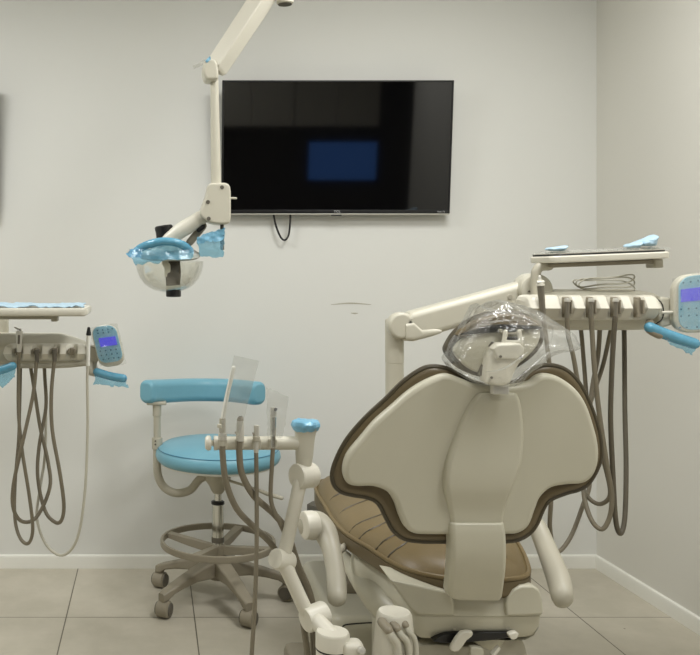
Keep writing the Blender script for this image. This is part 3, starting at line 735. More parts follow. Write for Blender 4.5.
# ------------------------------------------------------------------ dental chair
def dental_chair():
    t = thing('dental_chair', 'dental chair seen from behind with cream shell back and olive brown cushions', 'chair', (.77, 2.75, 0))
    KB = .16
    shell = [(446.5, 374), (428, 380), (410, 391), (391.6, 407), (375.6, 421), (362, 437), (349, 453), (344, 467), (344.8, 478), (349.5, 485), (359, 487.3), (374, 487.3), (388, 492.5), (395.5, 503), (400, 516), (406, 528), (415, 534.5), (430, 535.6), (447, 535.6), (476, 535.6), (505, 535.2), (519, 534.5), (530, 527), (536.5, 511), (542, 498), (553, 488.5), (568, 485.6), (585, 484), (595, 476), (600, 462), (600, 446), (596, 428), (588, 405), (577, 389), (561, 377.5), (547, 373.8), (538, 376.3), (530, 382), (516, 384.5), (497, 385), (478, 384.3), (462, 378.5)]
    rim = [(447, 366.8), (430.5, 365), (417, 370.3), (401, 382), (385, 398), (366, 415.5), (348, 436), (337, 455), (331, 473), (333, 486), (341, 494), (354, 497.5), (367, 499.6), (377.5, 505), (385.5, 520), (393.5, 533.4), (406, 541.6), (425, 544), (448, 544), (476, 544.3), (505, 544), (521, 541.5), (533, 534), (540, 524), (545.5, 511), (552, 502), (569, 495), (580, 492), (591, 485), (600, 470), (604, 455), (601.8, 432), (593.3, 405), (581.5, 382), (567.6, 368.5), (551.6, 363.7), (538, 365.6), (526, 372), (515, 381), (497, 383), (477, 382), (461, 374)]
    YB = 2.045
    def to2(outline, Yb, sm=4):
        pts = cat_closed([V(p) for p in outline], sm); yy = [Yb + KB * (p.y - 455) * Yb / F for p in pts]
        return [V((q.x, q.z)) for q in (P(p.x, p.y, y) for p, y in zip(pts, yy))], yy
    p2, yy = to2(rim, YB + .022)
    bm = bmesh.new(); skin(bm, [[V((q.x, y + w_, q.y)) for q, y in zip(inset2(p2, i), yy)] for i, w_ in ((.034, .004), (.022, -.002), (.012, -.001), (.006, .004), (.003, .010), (.004, .02), (.010, .034), (.02, .044), (.034, .05))])
    bc = obj('back_cushion', bm, 'brown_shaded', t, 'olive brown back cushion', smooth=60)
    bm = bmesh.new(); n_ = len(p2); o_ = inset2(p2, .004); rings = []
    for i in range(n_):
        d = (o_[(i + 1) % n_] - o_[i - 1]).normalized(); s_ = V((-d.y, d.x))
        rings.append([V((o_[i].x + s_.x * .0055 * math.cos(k_ * PI / 4), yy[i] + .006 + .0055 * math.sin(k_ * PI / 4), o_[i].y + s_.y * .0055 * math.cos(k_ * PI / 4))) for k_ in range(8)])
    rings.append(rings[0]); skin(bm, rings, False, False); bmesh.ops.remove_doubles(bm, verts=bm.verts[:], dist=1e-6)
    obj('piping', bm, 'brown_dk', bc, 'dark piping round the back')
    plate_o('back_shell', shell, YB - .004, .034, 'chair_cream', t, r=.014, k=KB, pyc=455, segs=5, label='cream back shell')
    # spine: lofted from the slot down to the carriage
    def loft(rows, Y0, th, tilt, rr=.012):
        bm = bmesh.new(); rings = []
        for py, a, b, pr in rows:
            Yr = Y0 + (KB * (py - 455) * Y0 / F if tilt else 0) - pr; A_ = P(a, py, Yr); B_ = P(b, py, Yr); w2 = (B_.x - A_.x) / 2
            ring = []
            for q in rrect(A_.x, B_.x, Yr, Yr + th, rr, 4):
                u = (q.x - A_.x) / (2 * w2) * 2 - 1
                ring.append(V((q.x, q.y + (.006 * u * u if q.y < Yr + th / 2 else 0), A_.z)))
            rings.append(ring)
        return skin(bm, rings) and bm
    rows = [(392.5, 484.2, 514.4, .006), (393.2, 480.2, 517.9, .014), (395, 477.7, 519.9, .018), (401, 473.7, 522.4, .021), (409, 469.2, 524.1, .022), (424, 462.2, 525.7, .0235), (438, 456.7, 526.4, .023), (452, 451.7, 525.7, .026), (464, 448.5, 523.9, .029), (476, 446.7, 520.4, .031), (486, 446.2, 516.4, .031), (494, 446.9, 512.9, .028), (501, 448.0, 510.4, .023), (508, 449.2, 508.1, .018), (516, 450.7, 506.4, .015), (526, 451.8, 505.4, .014), (530, 452.2, 505.4, .014)]
    spine = obj('spine_cover', loft(rows, YB, .05, True), 'chair_cream', t, 'raised central spine cover', smooth=50)
    rows = [(522.5, 453.2, 504.4, .140), (523.5, 452.2, 505.6, .147), (526, 451.8, 506.4, .151), (535, 452.2, 508.0, .152), (548, 452.6, 508.7, .149), (560, 452.2, 508.7, .142), (574, 451.4, 507.8, .127), (586, 450.2, 506.2, .107), (594, 449.5, 505.0, .09), (598.5, 451.2, 504.4, .08), (601, 455.2, 502.9, .076)]
    obj('spine_neck', loft(rows, 2.2, .055, False), 'chair_cream', t, 'curved lower spine bracket', smooth=50)
    # headrest
    YH = 2.0
    hr = [(448, 352), (451.5, 341.5), (459, 331), (470, 322), (482, 315.5), (497, 311.8), (514, 310.6), (528, 313), (539, 321), (547, 332), (546.5, 342), (541, 352), (532, 361), (520, 369), (508, 375), (494, 378.5), (482, 377.5), (468, 372.5), (456, 364)]
    h = plate_o('headrest', hr, YH + .03, .06, 'brown_dk', t, r=.022, dome=.006, cen=(497, 345), label='dark brown headrest cushion')
    sh = [(454.5, 350), (461, 341), (472, 334), (484, 328), (497, 326), (515, 326.5), (530, 327), (539, 329), (541, 335), (538, 345), (530, 355), (518, 365), (505, 372), (492, 375), (480, 373.5), (468, 367.5), (459, 359)]
    plate_o('headrest_shell', sh, YH + .008, .02, 'chair_cream', h, r=.006, dome=.006, cen=(497, 350), label='cream rear shell of the headrest')
    plate_o('headrest_underside', [(458, 335), (469, 325.5), (482, 319), (497, 315.3), (514, 314.3), (530, 317), (540, 324), (542, 329), (515, 327.5), (497, 327.3), (484, 329.5), (469, 336.5)], YH - .002, .03, 'brown_shaded', h, r=.006)
    br = plate_o('headrest_bracket', [(486.5, 379), (488, 366), (491, 354), (497.5, 345), (505, 343), (518, 343.2), (523.5, 346), (525, 353), (521, 362), (514.5, 374), (510, 384), (498, 386), (487.5, 384)], YH - .035, .045, 'cream_lt', t, r=.008, dome=.003, cen=(504, 365))
    plate_o('gap_shade_strip', [(490, 346), (494, 342), (489, 356), (485, 371), (482, 376), (480, 373), (485, 360)], YH - .006, .02, 'grey_dk', br, r=.002, sm=2)  # dark strip painted in for the shade in the gap beside the bracket
    plate_o('hinge_block', [(493.5, 349), (498, 344.5), (520, 343.5), (525, 348), (524, 357), (518, 360), (497, 359.5)], YH - .044, .03, 'cream_lt', br, r=.005, sm=1)
    for px, py in ((500.5, 356.5), (521, 357), (491.5, 377.5)):
        obj('screw', lathe(bmesh.new(), P(px, py, YH - .0445 if py < 360 else YH - .037), (0, -1, 0), [(.003, 0), (.003, .0016), (.001, .002)], 10), 'grey_dk', br)
    bm = bmesh.new()
    for a, b in (((503.5, 344), (505.5, 332)), ((520.5, 344), (519, 332))): tube(bm, [P(*a, YH - .015), P(*b, YH - .012)], .0055, sm=2)
    tube(bm, [P(503.5, 342, YH - .015), P(520.5, 342, YH - .015)], .005, sm=2)
    obj('fork', bm, 'cream_lt', br)
    obj('slot_shade', rbox(bmesh.new(), P(512, 338.3, YH - .012), (.021, .012, .007), .002), 'black', br)  # black block painted in for the dark inside the fork slot
    plate_o('fork_pad', [(500, 329), (511, 331.5), (523, 329), (521, 333), (511, 335), (502, 333)], YH - .012, .012, 'cream_dk', br, r=.002)
    obj('headrest_bar', rbox(bmesh.new(), P(499.5, 389, 1.985), (.037, .018, .022), .002), 'steel', t, 'flat steel bar')
    # seat: plan outline and rounded profile
    L_ = [(.5366, 2.95), (.536, 2.78), (.535, 2.64), (.548, 2.52), (.578, 2.41), (.605, 2.32), (.645, 2.25), (.715, 2.205), (.79, 2.19), (.88, 2.195), (.935, 2.225), (.968, 2.31), (.992, 2.41), (1.014, 2.52), (1.025, 2.64), (1.024, 2.78), (1.023, 2.95), (.985, 3.04), (.90, 3.06), (.78, 3.065), (.66, 3.06), (.575, 3.04)]
    outl = cat_closed([V(p) for p in L_], 5)
    def lift(y): return .013 * ((y - 2.5) / .36) ** 2 if y > 2.5 else -.012 * min(1, max(0, (2.4 - y) / .2))
    def lifted(bm):
        for v in bm.verts: v.co.z += lift(v.co.y)
        return bm
    prof = [(.04, .458), (.012, .459), (.003, .466), (.0, .478), (.0, .495), (.004, .503), (.008, .504), (.011, .506), (.016, .514), (.03, .526), (.05, .535), (.08, .543), (.11, .548), (.14, .55)]
    def ztop(x, y):
        d = 9
        for i in range(len(outl)):
            a, b = outl[i - 1], outl[i]; ab = b - a; tt = max(0, min(1, (V((x, y)) - a).dot(ab) / max(1e-9, ab.length_squared))); d = min(d, (V((x, y)) - a - ab * tt).length)
        up = prof[5:]
        for (i0, z0_), (i1, z1_) in zip(up, up[1:]):
            if i0 <= d <= i1: return z0_ + (z1_ - z0_) * (d - i0) / (i1 - i0) + lift(y)
        return (prof[-1][1] if d > prof[-1][0] else .503) + lift(y)
    seat = obj('seat_cushion', lifted(zslab(bmesh.new(), outl, prof)), 'brown', t, 'olive brown leather seat cushion', smooth=60)
    def loop(o2, z, r, n=8):
        bm = bmesh.new(); N_ = len(o2); rings = []
        for i in range(N_):
            d = (o2[(i + 1) % N_] - o2[i - 1]).normalized(); s = V((-d.y, d.x))
            rings.append([V((o2[i].x + s.x * r * math.cos(2 * PI * k / n), o2[i].y + s.y * r * math.cos(2 * PI * k / n), z + r * math.sin(2 * PI * k / n))) for k in range(n)])
        rings.append(rings[0]); skin(bm, rings, False, False); bmesh.ops.remove_doubles(bm, verts=bm.verts[:], dist=1e-6); return bm
    obj('piping', lifted(loop(inset2(outl, .003), .503, .0055)), 'brown', seat, 'raised piping round the seat')
    obj('seat_side_band', lifted(zslab(bmesh.new(), outl, [(.03, .4555), (.008, .456), (-.0012, .464), (-.0015, .478), (-.0012, .4965), (.004, .4985), (.03, .4985)])), 'brown_shaded', seat, 'darker side band')
    # crease seams on the seat top, their shade painted as dark tubes
    for j, (ya, yb, ln) in enumerate(((2.80, 2.90, .2), (2.66, 2.80, .22), (2.53, 2.62, .18), (2.47, 2.53, .13), (2.38, 2.47, .16), (2.33, 2.38, .10))):
        x0_ = min(p.x for p in outl if abs(p.y - ya) < .06); pts = []
        for k in range(12):
            u = k / 11; x = x0_ + .014 + ln * u; y = ya + (yb - ya) * u - .02 * math.sin(u * PI)
            pts.append(V((x, y, ztop(x, y) - .0005)))
        obj('crease', tube(bmesh.new(), pts, [.0008, .0022] + [.003] * 8 + [.002, .0006], n=6), 'brown_dk', seat)
    # leg rest behind (beyond) the seat
    o2 = rrect(.592, .97, 3.03, 3.50, .09, 6)
    bm = bmesh.new(); rings = []
    for i, z_ in ((.02, -.045), (.0, -.035), (.0, -.012), (.02, .0), (.06, .006)):
        rings.append([V((q.x, q.y, .445 + z_ - .22 * (q.y - 3.05))) for q in inset2(o2, i)])
    skin(bm, rings); obj('leg_rest', bm, 'brown_dk', t, 'dark leg rest beyond the seat')
    # armrests
    for nm, path, rad, cap in (
        ('armrest', [P(311, 525.5, 2.42), P(318, 526, 2.42), P(325.5, 533, 2.40), P(331, 548, 2.36), P(335, 568, 2.30), P(336.7, 584, 2.25), P(336.8, 597, 2.21)], [.036, .036, .030, .0242, .0232, .0236, .023], True),
        ('armrest', [P(529, 522, 2.45), P(537, 527, 2.43), P(545, 545, 2.38), P(553, 565, 2.31), P(559.5, 583, 2.25), P(562.5, 596, 2.21)], [.020, .022, .0235, .0255, .027, .0255], False)):
        a = tube_o(nm, path, rad, 'cream_dk', t, n=18, r2=(.038 if cap else .034), up=(1, 0, 0))  # darker plastic tone stands for the weaker light on the armrests
        if cap:
            lathe_c = lathe(bmesh.new(), P(302.5, 525.5, 2.40), (1, .25, 0), [(.02, .0), (.032, .001), (.0365, .004), (.0375, .010), (.0375, .03), (.034, .040)], 28)
            obj('armrest_pivot', lathe_c, 'cream_lt', a, 'round pivot hub')
    # arm brackets from the carriage up to the armrests
    for pts, rs in (([P(345, 557, 2.60), P(354, 570, 2.55), P(366, 585, 2.47), P(384, 603, 2.38), P(406, 620, 2.32)], [.018, .025, .034, .045, .05]), ([(.93, 2.44, .45), (.92, 2.40, .43), (.905, 2.36, .40), (.88, 2.32, .36), (.85, 2.28, .335)], [.030, .036, .046, .05, .05])):
        obj('side_bracket', tube(bmesh.new(), pts, rs, n=20), 'chair_cream', t)
    obj('arm_axle', tube(bmesh.new(), [P(331, 556, 2.35), P(337, 553, 2.47), (.60, 2.62, .47)], .010, sm=4), 'cream_dk', t)
    obj('arm_axle', tube(bmesh.new(), [P(531, 524, 2.45), (.94, 2.45, .50), (.92, 2.44, .44)], .012, sm=4), 'cream_dk', t)
    # carriage under the seat
    YC = 2.20
    zz = lambda py, y: H - (py - VY) * y / F
    def xs(px, y): return (px - VX) * y / F
    zs = zz(616.5, YC)
    o3 = cat_closed([V((xs(418, YC), YC + .006)), V((xs(455, YC), YC)), V((xs(500, YC), YC)), V((xs(537, YC), YC + .004)), V((xs(544.5, YC), YC + .03)), V((xs(545, YC), YC + .16)), V((xs(545, YC), 2.62)), V((.80, 2.66)), V((.60, 2.62)), V((.56, 2.5)), V((.60, 2.4)), V((xs(409, YC), YC + .06))], 4)
    up = zslab(bmesh.new(), o3, [(.0, zs), (.0, zs + .008), (.002, zz(608, YC)), (.006, zz(600, YC)), (.012, zz(595, YC)), (.022, zz(592.5, YC)), (.03, zz(592, YC))])
    obj('carriage_cover', up, 'chair_cream', t, 'cream carriage cover below the seat')
    lo = zslab(bmesh.new(), o3, [(.06, zz(645, YC)), (.035, zz(644, YC)), (.018, zz(639, YC)), (.006, zz(629, YC)), (.0035, zz(620, YC)), (.003, zs - .0018)])
    lw = obj('carriage_pan', lo, 'chair_cream', t, 'cream lower pan of the carriage')
    for px, py in ((454.5, 628.5), (507.5, 627.5)):
        obj('plug', lathe(bmesh.new(), P(px, py, YC + .008), (0, -1, 0), [(.006, -.004), (.0058, .0015), (.0045, .0022)], 14), 'cream_dk', lw)
    # raised left and right blocks flanking the spine pocket
    plate_o('cover_block', [(391, 580.5), (420, 585.5), (446, 591), (452, 596), (455, 603), (455, 616), (436, 616), (419, 615), (411, 610)], YC - .012, .12, 'chair_cream', t, r=.008, sm=1)
    plate_o('cover_block', [(506, 604), (508, 597), (513, 590), (521, 586), (533, 586), (539.5, 590), (543, 600), (543.5, 614.5), (527, 616), (507, 616)], YC - .012, .12, 'chair_cream', t, r=.006, sm=1)
    plate_o('recess_shade', [(434, 642), (443, 635), (456, 633), (496, 632.4), (512, 633), (516, 635.5), (505, 638.5), (485, 641), (455, 643)], YC - .002, .05, 'black', t, r=.002, sm=2, label='black plate painted as the shade of the opening under the pan')  # solid black plate painted in for the shade inside the pan opening
    # lift mechanism below
    bm = bmesh.new()
    rbox(bm, (xs(478, 2.26), 2.42, zz(646, 2.26)), (.20, .26, .05), .006)
    obj('lift_block', bm, 'black', t)
    plate_o('lift_plate', [(402, 657), (412, 648), (436, 644), (470, 646.5), (500, 641), (517, 638), (525, 645), (527, 668), (500, 674), (440, 674), (404, 670)], 2.25, .09, 'cream_dk', t, r=.004, sm=2)
    plate_o('lever', [(462, 633), (473, 632.5), (472, 637), (467, 641), (459, 651.5), (451.5, 651), (453, 645)], 2.170, .018, 'cream_lt', t, r=.004, sm=2)
    plate_o('lever', [(471, 648), (483, 649), (483.5, 656), (480, 660), (472, 658)], 2.185, .018, 'chair_cream', t, r=.003, sm=2)
    plate_o('lever', [(509, 635), (515, 632.5), (519, 634), (517, 639), (512, 640)], 2.175, .018, 'cream_lt', t, r=.003, sm=2)
    plate_o('lever', [(492, 655), (499, 647), (501, 649), (495, 658)], 2.200, .016, 'cream_lt', t, r=.002, sm=1)
    # lift column and floor base
    obj('lift_column', zslab(bmesh.new(), rrect(.66, .9, 2.42, 2.72, .03, 4), [(.0, .05), (.0, .40)]), 'chair_cream', t)
    ob = rrect(.535, 1.0, 2.70, 3.25, .05, 5)
    bs = obj('floor_base', zslab(bmesh.new(), ob, [(.0, 0), (.0, .16), (.004, .185), (.014, .197), (.03, .2)]), 'chair_cream', t, 'cream floor base')
    obj('base_seam', tube(bmesh.new(), [P(342, 629, 2.69), P(344, 625.5, 2.69), P(352, 624, 2.69), P(375, 622.5, 2.69), P(395, 622, 2.69)], .0022, n=6), 'black', bs)
    obj('base_plate', zslab(bmesh.new(), rrect(.52, 1.02, 2.1, 2.8, .05, 5), [(.0, 0), (.0, .02), (.006, .026)]), 'cream_dk', t)
    obj('rear_shroud', rbox(bmesh.new(), (.76, 3.0, .216), (.27, .2, .036), .008), 'grey', t)
    # hose tower at the rear left of the base
    tp = P(394.3, 610.5, 2.13)
    tw = obj('hose_tower', lathe(bmesh.new(), (tp.x, tp.y, .02), (0, 0, 1), [(.062, 0), (.06, .02), (.058, tp.z - .20), (.049, tp.z - .11), (.043, tp.z - .05), (.0405, tp.z - .028), (.036, tp.z - .021), (.01, tp.z - .0195)], 36), 'cream_lt', t, 'cone shaped hose tower')
    for i, (a, b, d) in enumerate((((382, 622), (388.5, 630), [(392, 637), (397, 645), (398, 660), (398, 680)]), ((391, 621), (397, 628.5), [(401, 635), (407, 642), (409, 655), (409, 680)]), ((400, 618.5), (405.5, 625), [(409, 632), (414, 638), (416, 650), (416, 680)]))):
        yy_ = 2.078 + .008 * i
        cl = tube_o('hose_collar', [P(*a, yy_ + .02), P(*b, yy_ - .005)], .0115 - .0015 * i, 'grey', tw, sm=2)
        tube_o('tower_hose', [P(*b, yy_ - .004)] + [P(x, y, yy_ - .01) for x, y in d], .0095 - .0015 * i, 'hose_lt', tw, n=12)
    return t
dental_chair()
# clear bag over the headrest
bag = [(445, 364), (447, 354), (453, 339), (466, 321), (472, 310), (476, 304), (481, 307), (498, 299.5), (514, 303), (530, 307.5), (546, 317), (566, 330), (571, 338), (573, 347), (556, 351), (543, 357), (533, 366), (521, 375), (510, 385.5), (497, 387.5), (486, 386), (465, 378)]
b = obj('plastic_bag', pillow(bmesh.new(), bag, 2.02, .10, .085, cen=(502, 344), amp=.008, freq=24, nr=16, sm=5, seed=4, e=.35), 'bag', None, smooth=35)
tag(b, 'clear plastic bag pulled over the headrest of the dental chair', 'plastic bag')

for pts in ([(476, 305), (468, 318), (458, 338), (450, 356)], [(482, 308), (500, 311), (524, 318), (548, 330)], [(498, 301), (515, 307), (540, 318), (562, 331)], [(566, 347), (548, 353), (530, 368), (512, 383)], [(447, 361), (462, 373), (478, 380), (490, 386)], [(553, 326), (552, 338), (545, 350)], [(470, 330), (492, 322), (520, 320)], [(486, 372), (505, 368), (528, 352)]):
    obj('highlight_streak', tube(bmesh.new(), [P(x, y, 1.925 + .0018 * abs(x - 502) * .5) for x, y in pts], [.0006] + [.0024] * (len(pts) - 2) + [.0006], n=6, r2=.0012), 'sleeve', b, 'bag crease with its highlight painted as a pale tube')  # pale tubes added as painted highlights along the bag creases
# ------------------------------------------------------------------ assistant arm
YA = 2.2
def assistant_arm():
    t = thing('assistant_arm', 'cream jointed assistant arm beside the dental chair, topped with a blue cap', 'dental arm', (P(333, 700, 2.1).x, 2.1, 0))
    b0 = P(332.6, 631, 2.1)
    col = obj('column', lathe(bmesh.new(), (b0.x, b0.y, 0), (0, 0, 1), [(.06, 0), (.06, .02), (.040, .03), (.0385, b0.z - .045), (.0365, b0.z - .042), (.0365, b0.z - .040), (.0395, b0.z - .038), (.0395, b0.z - .006), (.036, b0.z), (.01, b0.z + .001)], 36), 'cream_lt', t)
    obj('column_seam', lathe(bmesh.new(), (b0.x, b0.y, b0.z - .0425), (0, 0, 1), [(.036, 0), (.0388, .0002), (.0388, .002), (.036, .0022)], 36), 'black', col)
    obj('side_bracket', rbox(bmesh.new(), P(352, 648, 2.08), (.05, .05, .035), .012), 'cream_lt', t)
    obj('bolt', lathe(bmesh.new(), P(361, 650.5, 2.053), (.1, -1, .25), [(.0095, 0), (.0095, .006), (.007, .010), (.002, .011)], 16), 'steel', t)
    tube_o('lower_elbow', [P(332, 638, 2.11), P(325, 630, 2.13), P(318, 622, 2.15)], [.024, .022, .02], 'cream_lt', t, n=18)
    def knuckle(a, ya, b, yb, r):
        bm = bmesh.new(); pa, pb = P(*a, ya), P(*b, yb); d = pb - pa; L_ = d.length
        lathe(bm, pa, d, [(r * .5, 0), (r * .93, .001), (r, .005), (r, L_ * .55), (r * .985, L_ * .55 + .0008), (r * .985, L_ * .55 + .002), (r, L_ * .55 + .003), (r, L_ - .005), (r * .93, L_ - .001), (r * .5, L_)], 30)
        return obj('knuckle', bm, 'cream_lt', t)
    knuckle((305, 620.5), 2.165, (325.5, 613), 2.19, .0305)
    tube_o('lower_strut', [P(306, 611, 2.18), P(284, 563, 2.18)], .0175, 'cream_lt', t, sm=4, n=18)
    knuckle((275, 558.5), 2.17, (290, 561.5), 2.20, .0245)
    tube_o('upper_strut', [P(284, 556, 2.19), P(300, 483, 2.19)], .0165, 'cream_lt', t, sm=4, n=18)
    knuckle((296, 476.5), 2.185, (313, 474.8), 2.215, .0310)
    pA, pB = P(303.5, 470, YA), P(305.5, 428, YA); d = pB - pA; L_ = d.length
    obj('post_head', lathe(bmesh.new(), pA, d, [(.016, 0), (.0185, .004), (.021, L_ * .32), (.0205, L_ * .33), (.0205, L_ * .335), (.0215, L_ * .34), (.0235, L_ * .75), (.026, L_ * .9), (.03, L_)], 30), 'cream', t)
    # blue film cap
    bm = bmesh.new(); n = 40; rings = []
    cc = P(305.5, 424, YA)
    for r, z_ in ((.024, -.019), (.030, -.014), (.0345, -.004), (.0345, .002), (.031, .007), (.024, .0095), (.012, .0105), (.002, .011)):
        ring = []
        for k in range(n):
            a = 2 * PI * k / n; q = V((r * math.cos(a), r * math.sin(a), z_)); s = q * 70
            ring.append(cc + q * (1 + .11 * noise.noise(s)) + V((0, 0, .0025 * noise.noise(s * 1.7))))
        rings.append(ring)
    skin(bm, rings); obj('barrier_film', bm, 'blue_film', t, 'crumpled blue film cap', smooth=25)
    bar = cyl_o('holder_bar', P(300, 443, YA), P(217, 443, YA), .0165, 'cream', t, n=28)
    obj('bar_end', lathe(bmesh.new(), P(218, 443, YA), (-1, 0, 0), [(.0165, 0), (.0175, .003), (.0175, .010), (.007, .011), (.007, .016), (.015, .017), (.018, .020), (.018, .026), (.014, .031), (.004, .032)], 28), 'cream_lt', bar)
    obj('end_ring', lathe(bmesh.new(), P(214.7, 443, YA), (-1, 0, 0), [(.0072, 0), (.010, .0003), (.010, .003), (.0072, .0033)], 18), 'brown_dk', bar)
    G = 'instruments on the assistant arm'
    y0 = YA - .022
    def clip(t_, px, w_=.011):
        obj('holder_clip', rbox(bmesh.new(), P(px, 444, YA - .018), (w_ * 2, .014, .024), .003), 'cream_dk', t)
    for px in (222.5, 239.5, 256.5, 272.5): clip(t, px)
    a = instrument('suction_handpiece', 'high volume suction handpiece with white tip, leftmost on the assistant arm', 'dental instrument', G,
        [('body', P(222.5, 446, y0), P(222.5, 418, y0), .0085, .0078, 'cream_dk'), ('collar', P(222.5, 440, y0), P(222.5, 433, y0), .0105, .0105, 'steel'), ('valve', P(219.5, 428, y0 - .006), P(219.7, 424, y0 - .006), .006, .006, 'cream')],
        [P(222.3, 441, y0), P(222.7, 455, y0), P(226, 482, y0), P(237, 509, y0 + .01), P(256, 529, y0 + .03), P(272, 545, y0 + .05), P(287, 573, y0 + .06), P(300, 607, y0 + .05), P(308, 660, y0 + .05), P(310, 700, y0 + .05)], .0078)
    tube_o('tip', [P(222.5, 420, y0), P(227, 396, y0), P(233.5, 368, y0)], .0055, 'white', a, label='white suction tip')
    obj('sleeve', sheet(bmesh.new(), P(234, 355.5, y0 - .008), P(259, 361, y0 - .008), P(239, 437, y0 - .014), P(219, 437, y0 - .014), 14, 22, .005, 26, 21, thick=.0006), 'sleeve', a, 'clear plastic sleeve')
    a2 = instrument('suction_handpiece', 'bare steel suction handpiece with open end on the assistant arm', 'dental instrument', G,
        [('body', P(240, 441, y0), P(240.3, 420, y0), .0105, .0085, 'steel'), ('nozzle', P(240.3, 421, y0), P(240.5, 416.6, y0), .0085, .0065, 'grey'), ('bore', P(240.5, 417, y0), P(240.5, 416.2, y0), .0045, .0045, 'black'), ('valve', P(235.7, 434, y0), P(237, 433, y0), .0055, .0055, 'cream_dk')],
        [P(239.5, 440, y0), P(239.5, 455, y0), P(242, 474, y0), P(254, 496, y0 + .01), P(274, 514, y0 + .03), P(287, 532, y0 + .055), P(299, 567, y0 + .06), P(312, 601, y0 + .06), P(317, 660, y0 + .06), P(318, 700, y0 + .06)], .0082)
    instrument('saliva_ejector', 'slim saliva ejector valve with thin hose hanging straight to the floor', 'dental instrument', G,
        [('body', P(256.2, 453, y0), P(256.6, 425, y0), .0058, .0068, 'steel'), ('collar', P(256.4, 441, y0), P(256.4, 436, y0), .009, .009, 'cream_dk'), ('valve', P(252.8, 434.5, y0), P(254, 434, y0), .005, .005, 'grey')],
        [P(256.2, 452, y0), P(256.5, 480, y0), P(256.7, 540, y0 - .01), P(255, 600, y0 - .02), P(252, 650, y0 - .03), P(250, 690, y0 - .03), P(249, 740, y0 - .03)], .0055, 'hose')
    a4 = instrument('air_water_syringe', 'steel air water syringe in a clear sleeve beside the blue capped post', 'dental instrument', G,
        [('body', P(273, 448, y0), P(273.3, 416, y0), .0062, .0075, 'chrome'), ('head', P(273.3, 417, y0), P(273.6, 407, y0), .0082, .0075, 'steel'), ('button', P(275, 411, y0 - .007), P(276.2, 408, y0 - .007), .004, .004, 'black')],
        [P(273, 447, y0), P(272, 465, y0), P(271, 500, y0), P(279, 521, y0 + .01), P(291, 548, y0 + .05), P(302, 585, y0 + .07), P(311, 620, y0 + .07), P(314, 700, y0 + .07)], .0055)
    obj('sleeve', sheet(bmesh.new(), P(266, 387, y0 - .012), P(289, 397.5, y0 - .012), P(283, 437, y0 - .016), P(267.5, 438, y0 - .016), 12, 14, .006, 34, 33, thick=.0006, ragged=.004), 'sleeve', a4, 'clear plastic sleeve')
assistant_arm()

# foot control on the floor
fc = thing('foot_control', 'grey foot control pad on the floor beside the assistant arm', 'foot pedal', (.47, 2.62, 0))
obj('pad', zslab(bmesh.new(), rrect(.413, .54, 2.36, 2.83, .03, 5), [(.004, .0), (0, .01), (.0, .06), (.006, .075), (.018, .08)]), 'grey', fc)
obj('cord', tube(bmesh.new(), [P(305.5, 632, 2.45), P(306, 650, 2.45), P(306.3, 680, 2.42), P(306.5, 700, 2.40)], .0065, n=10), 'hose_dk', fc)

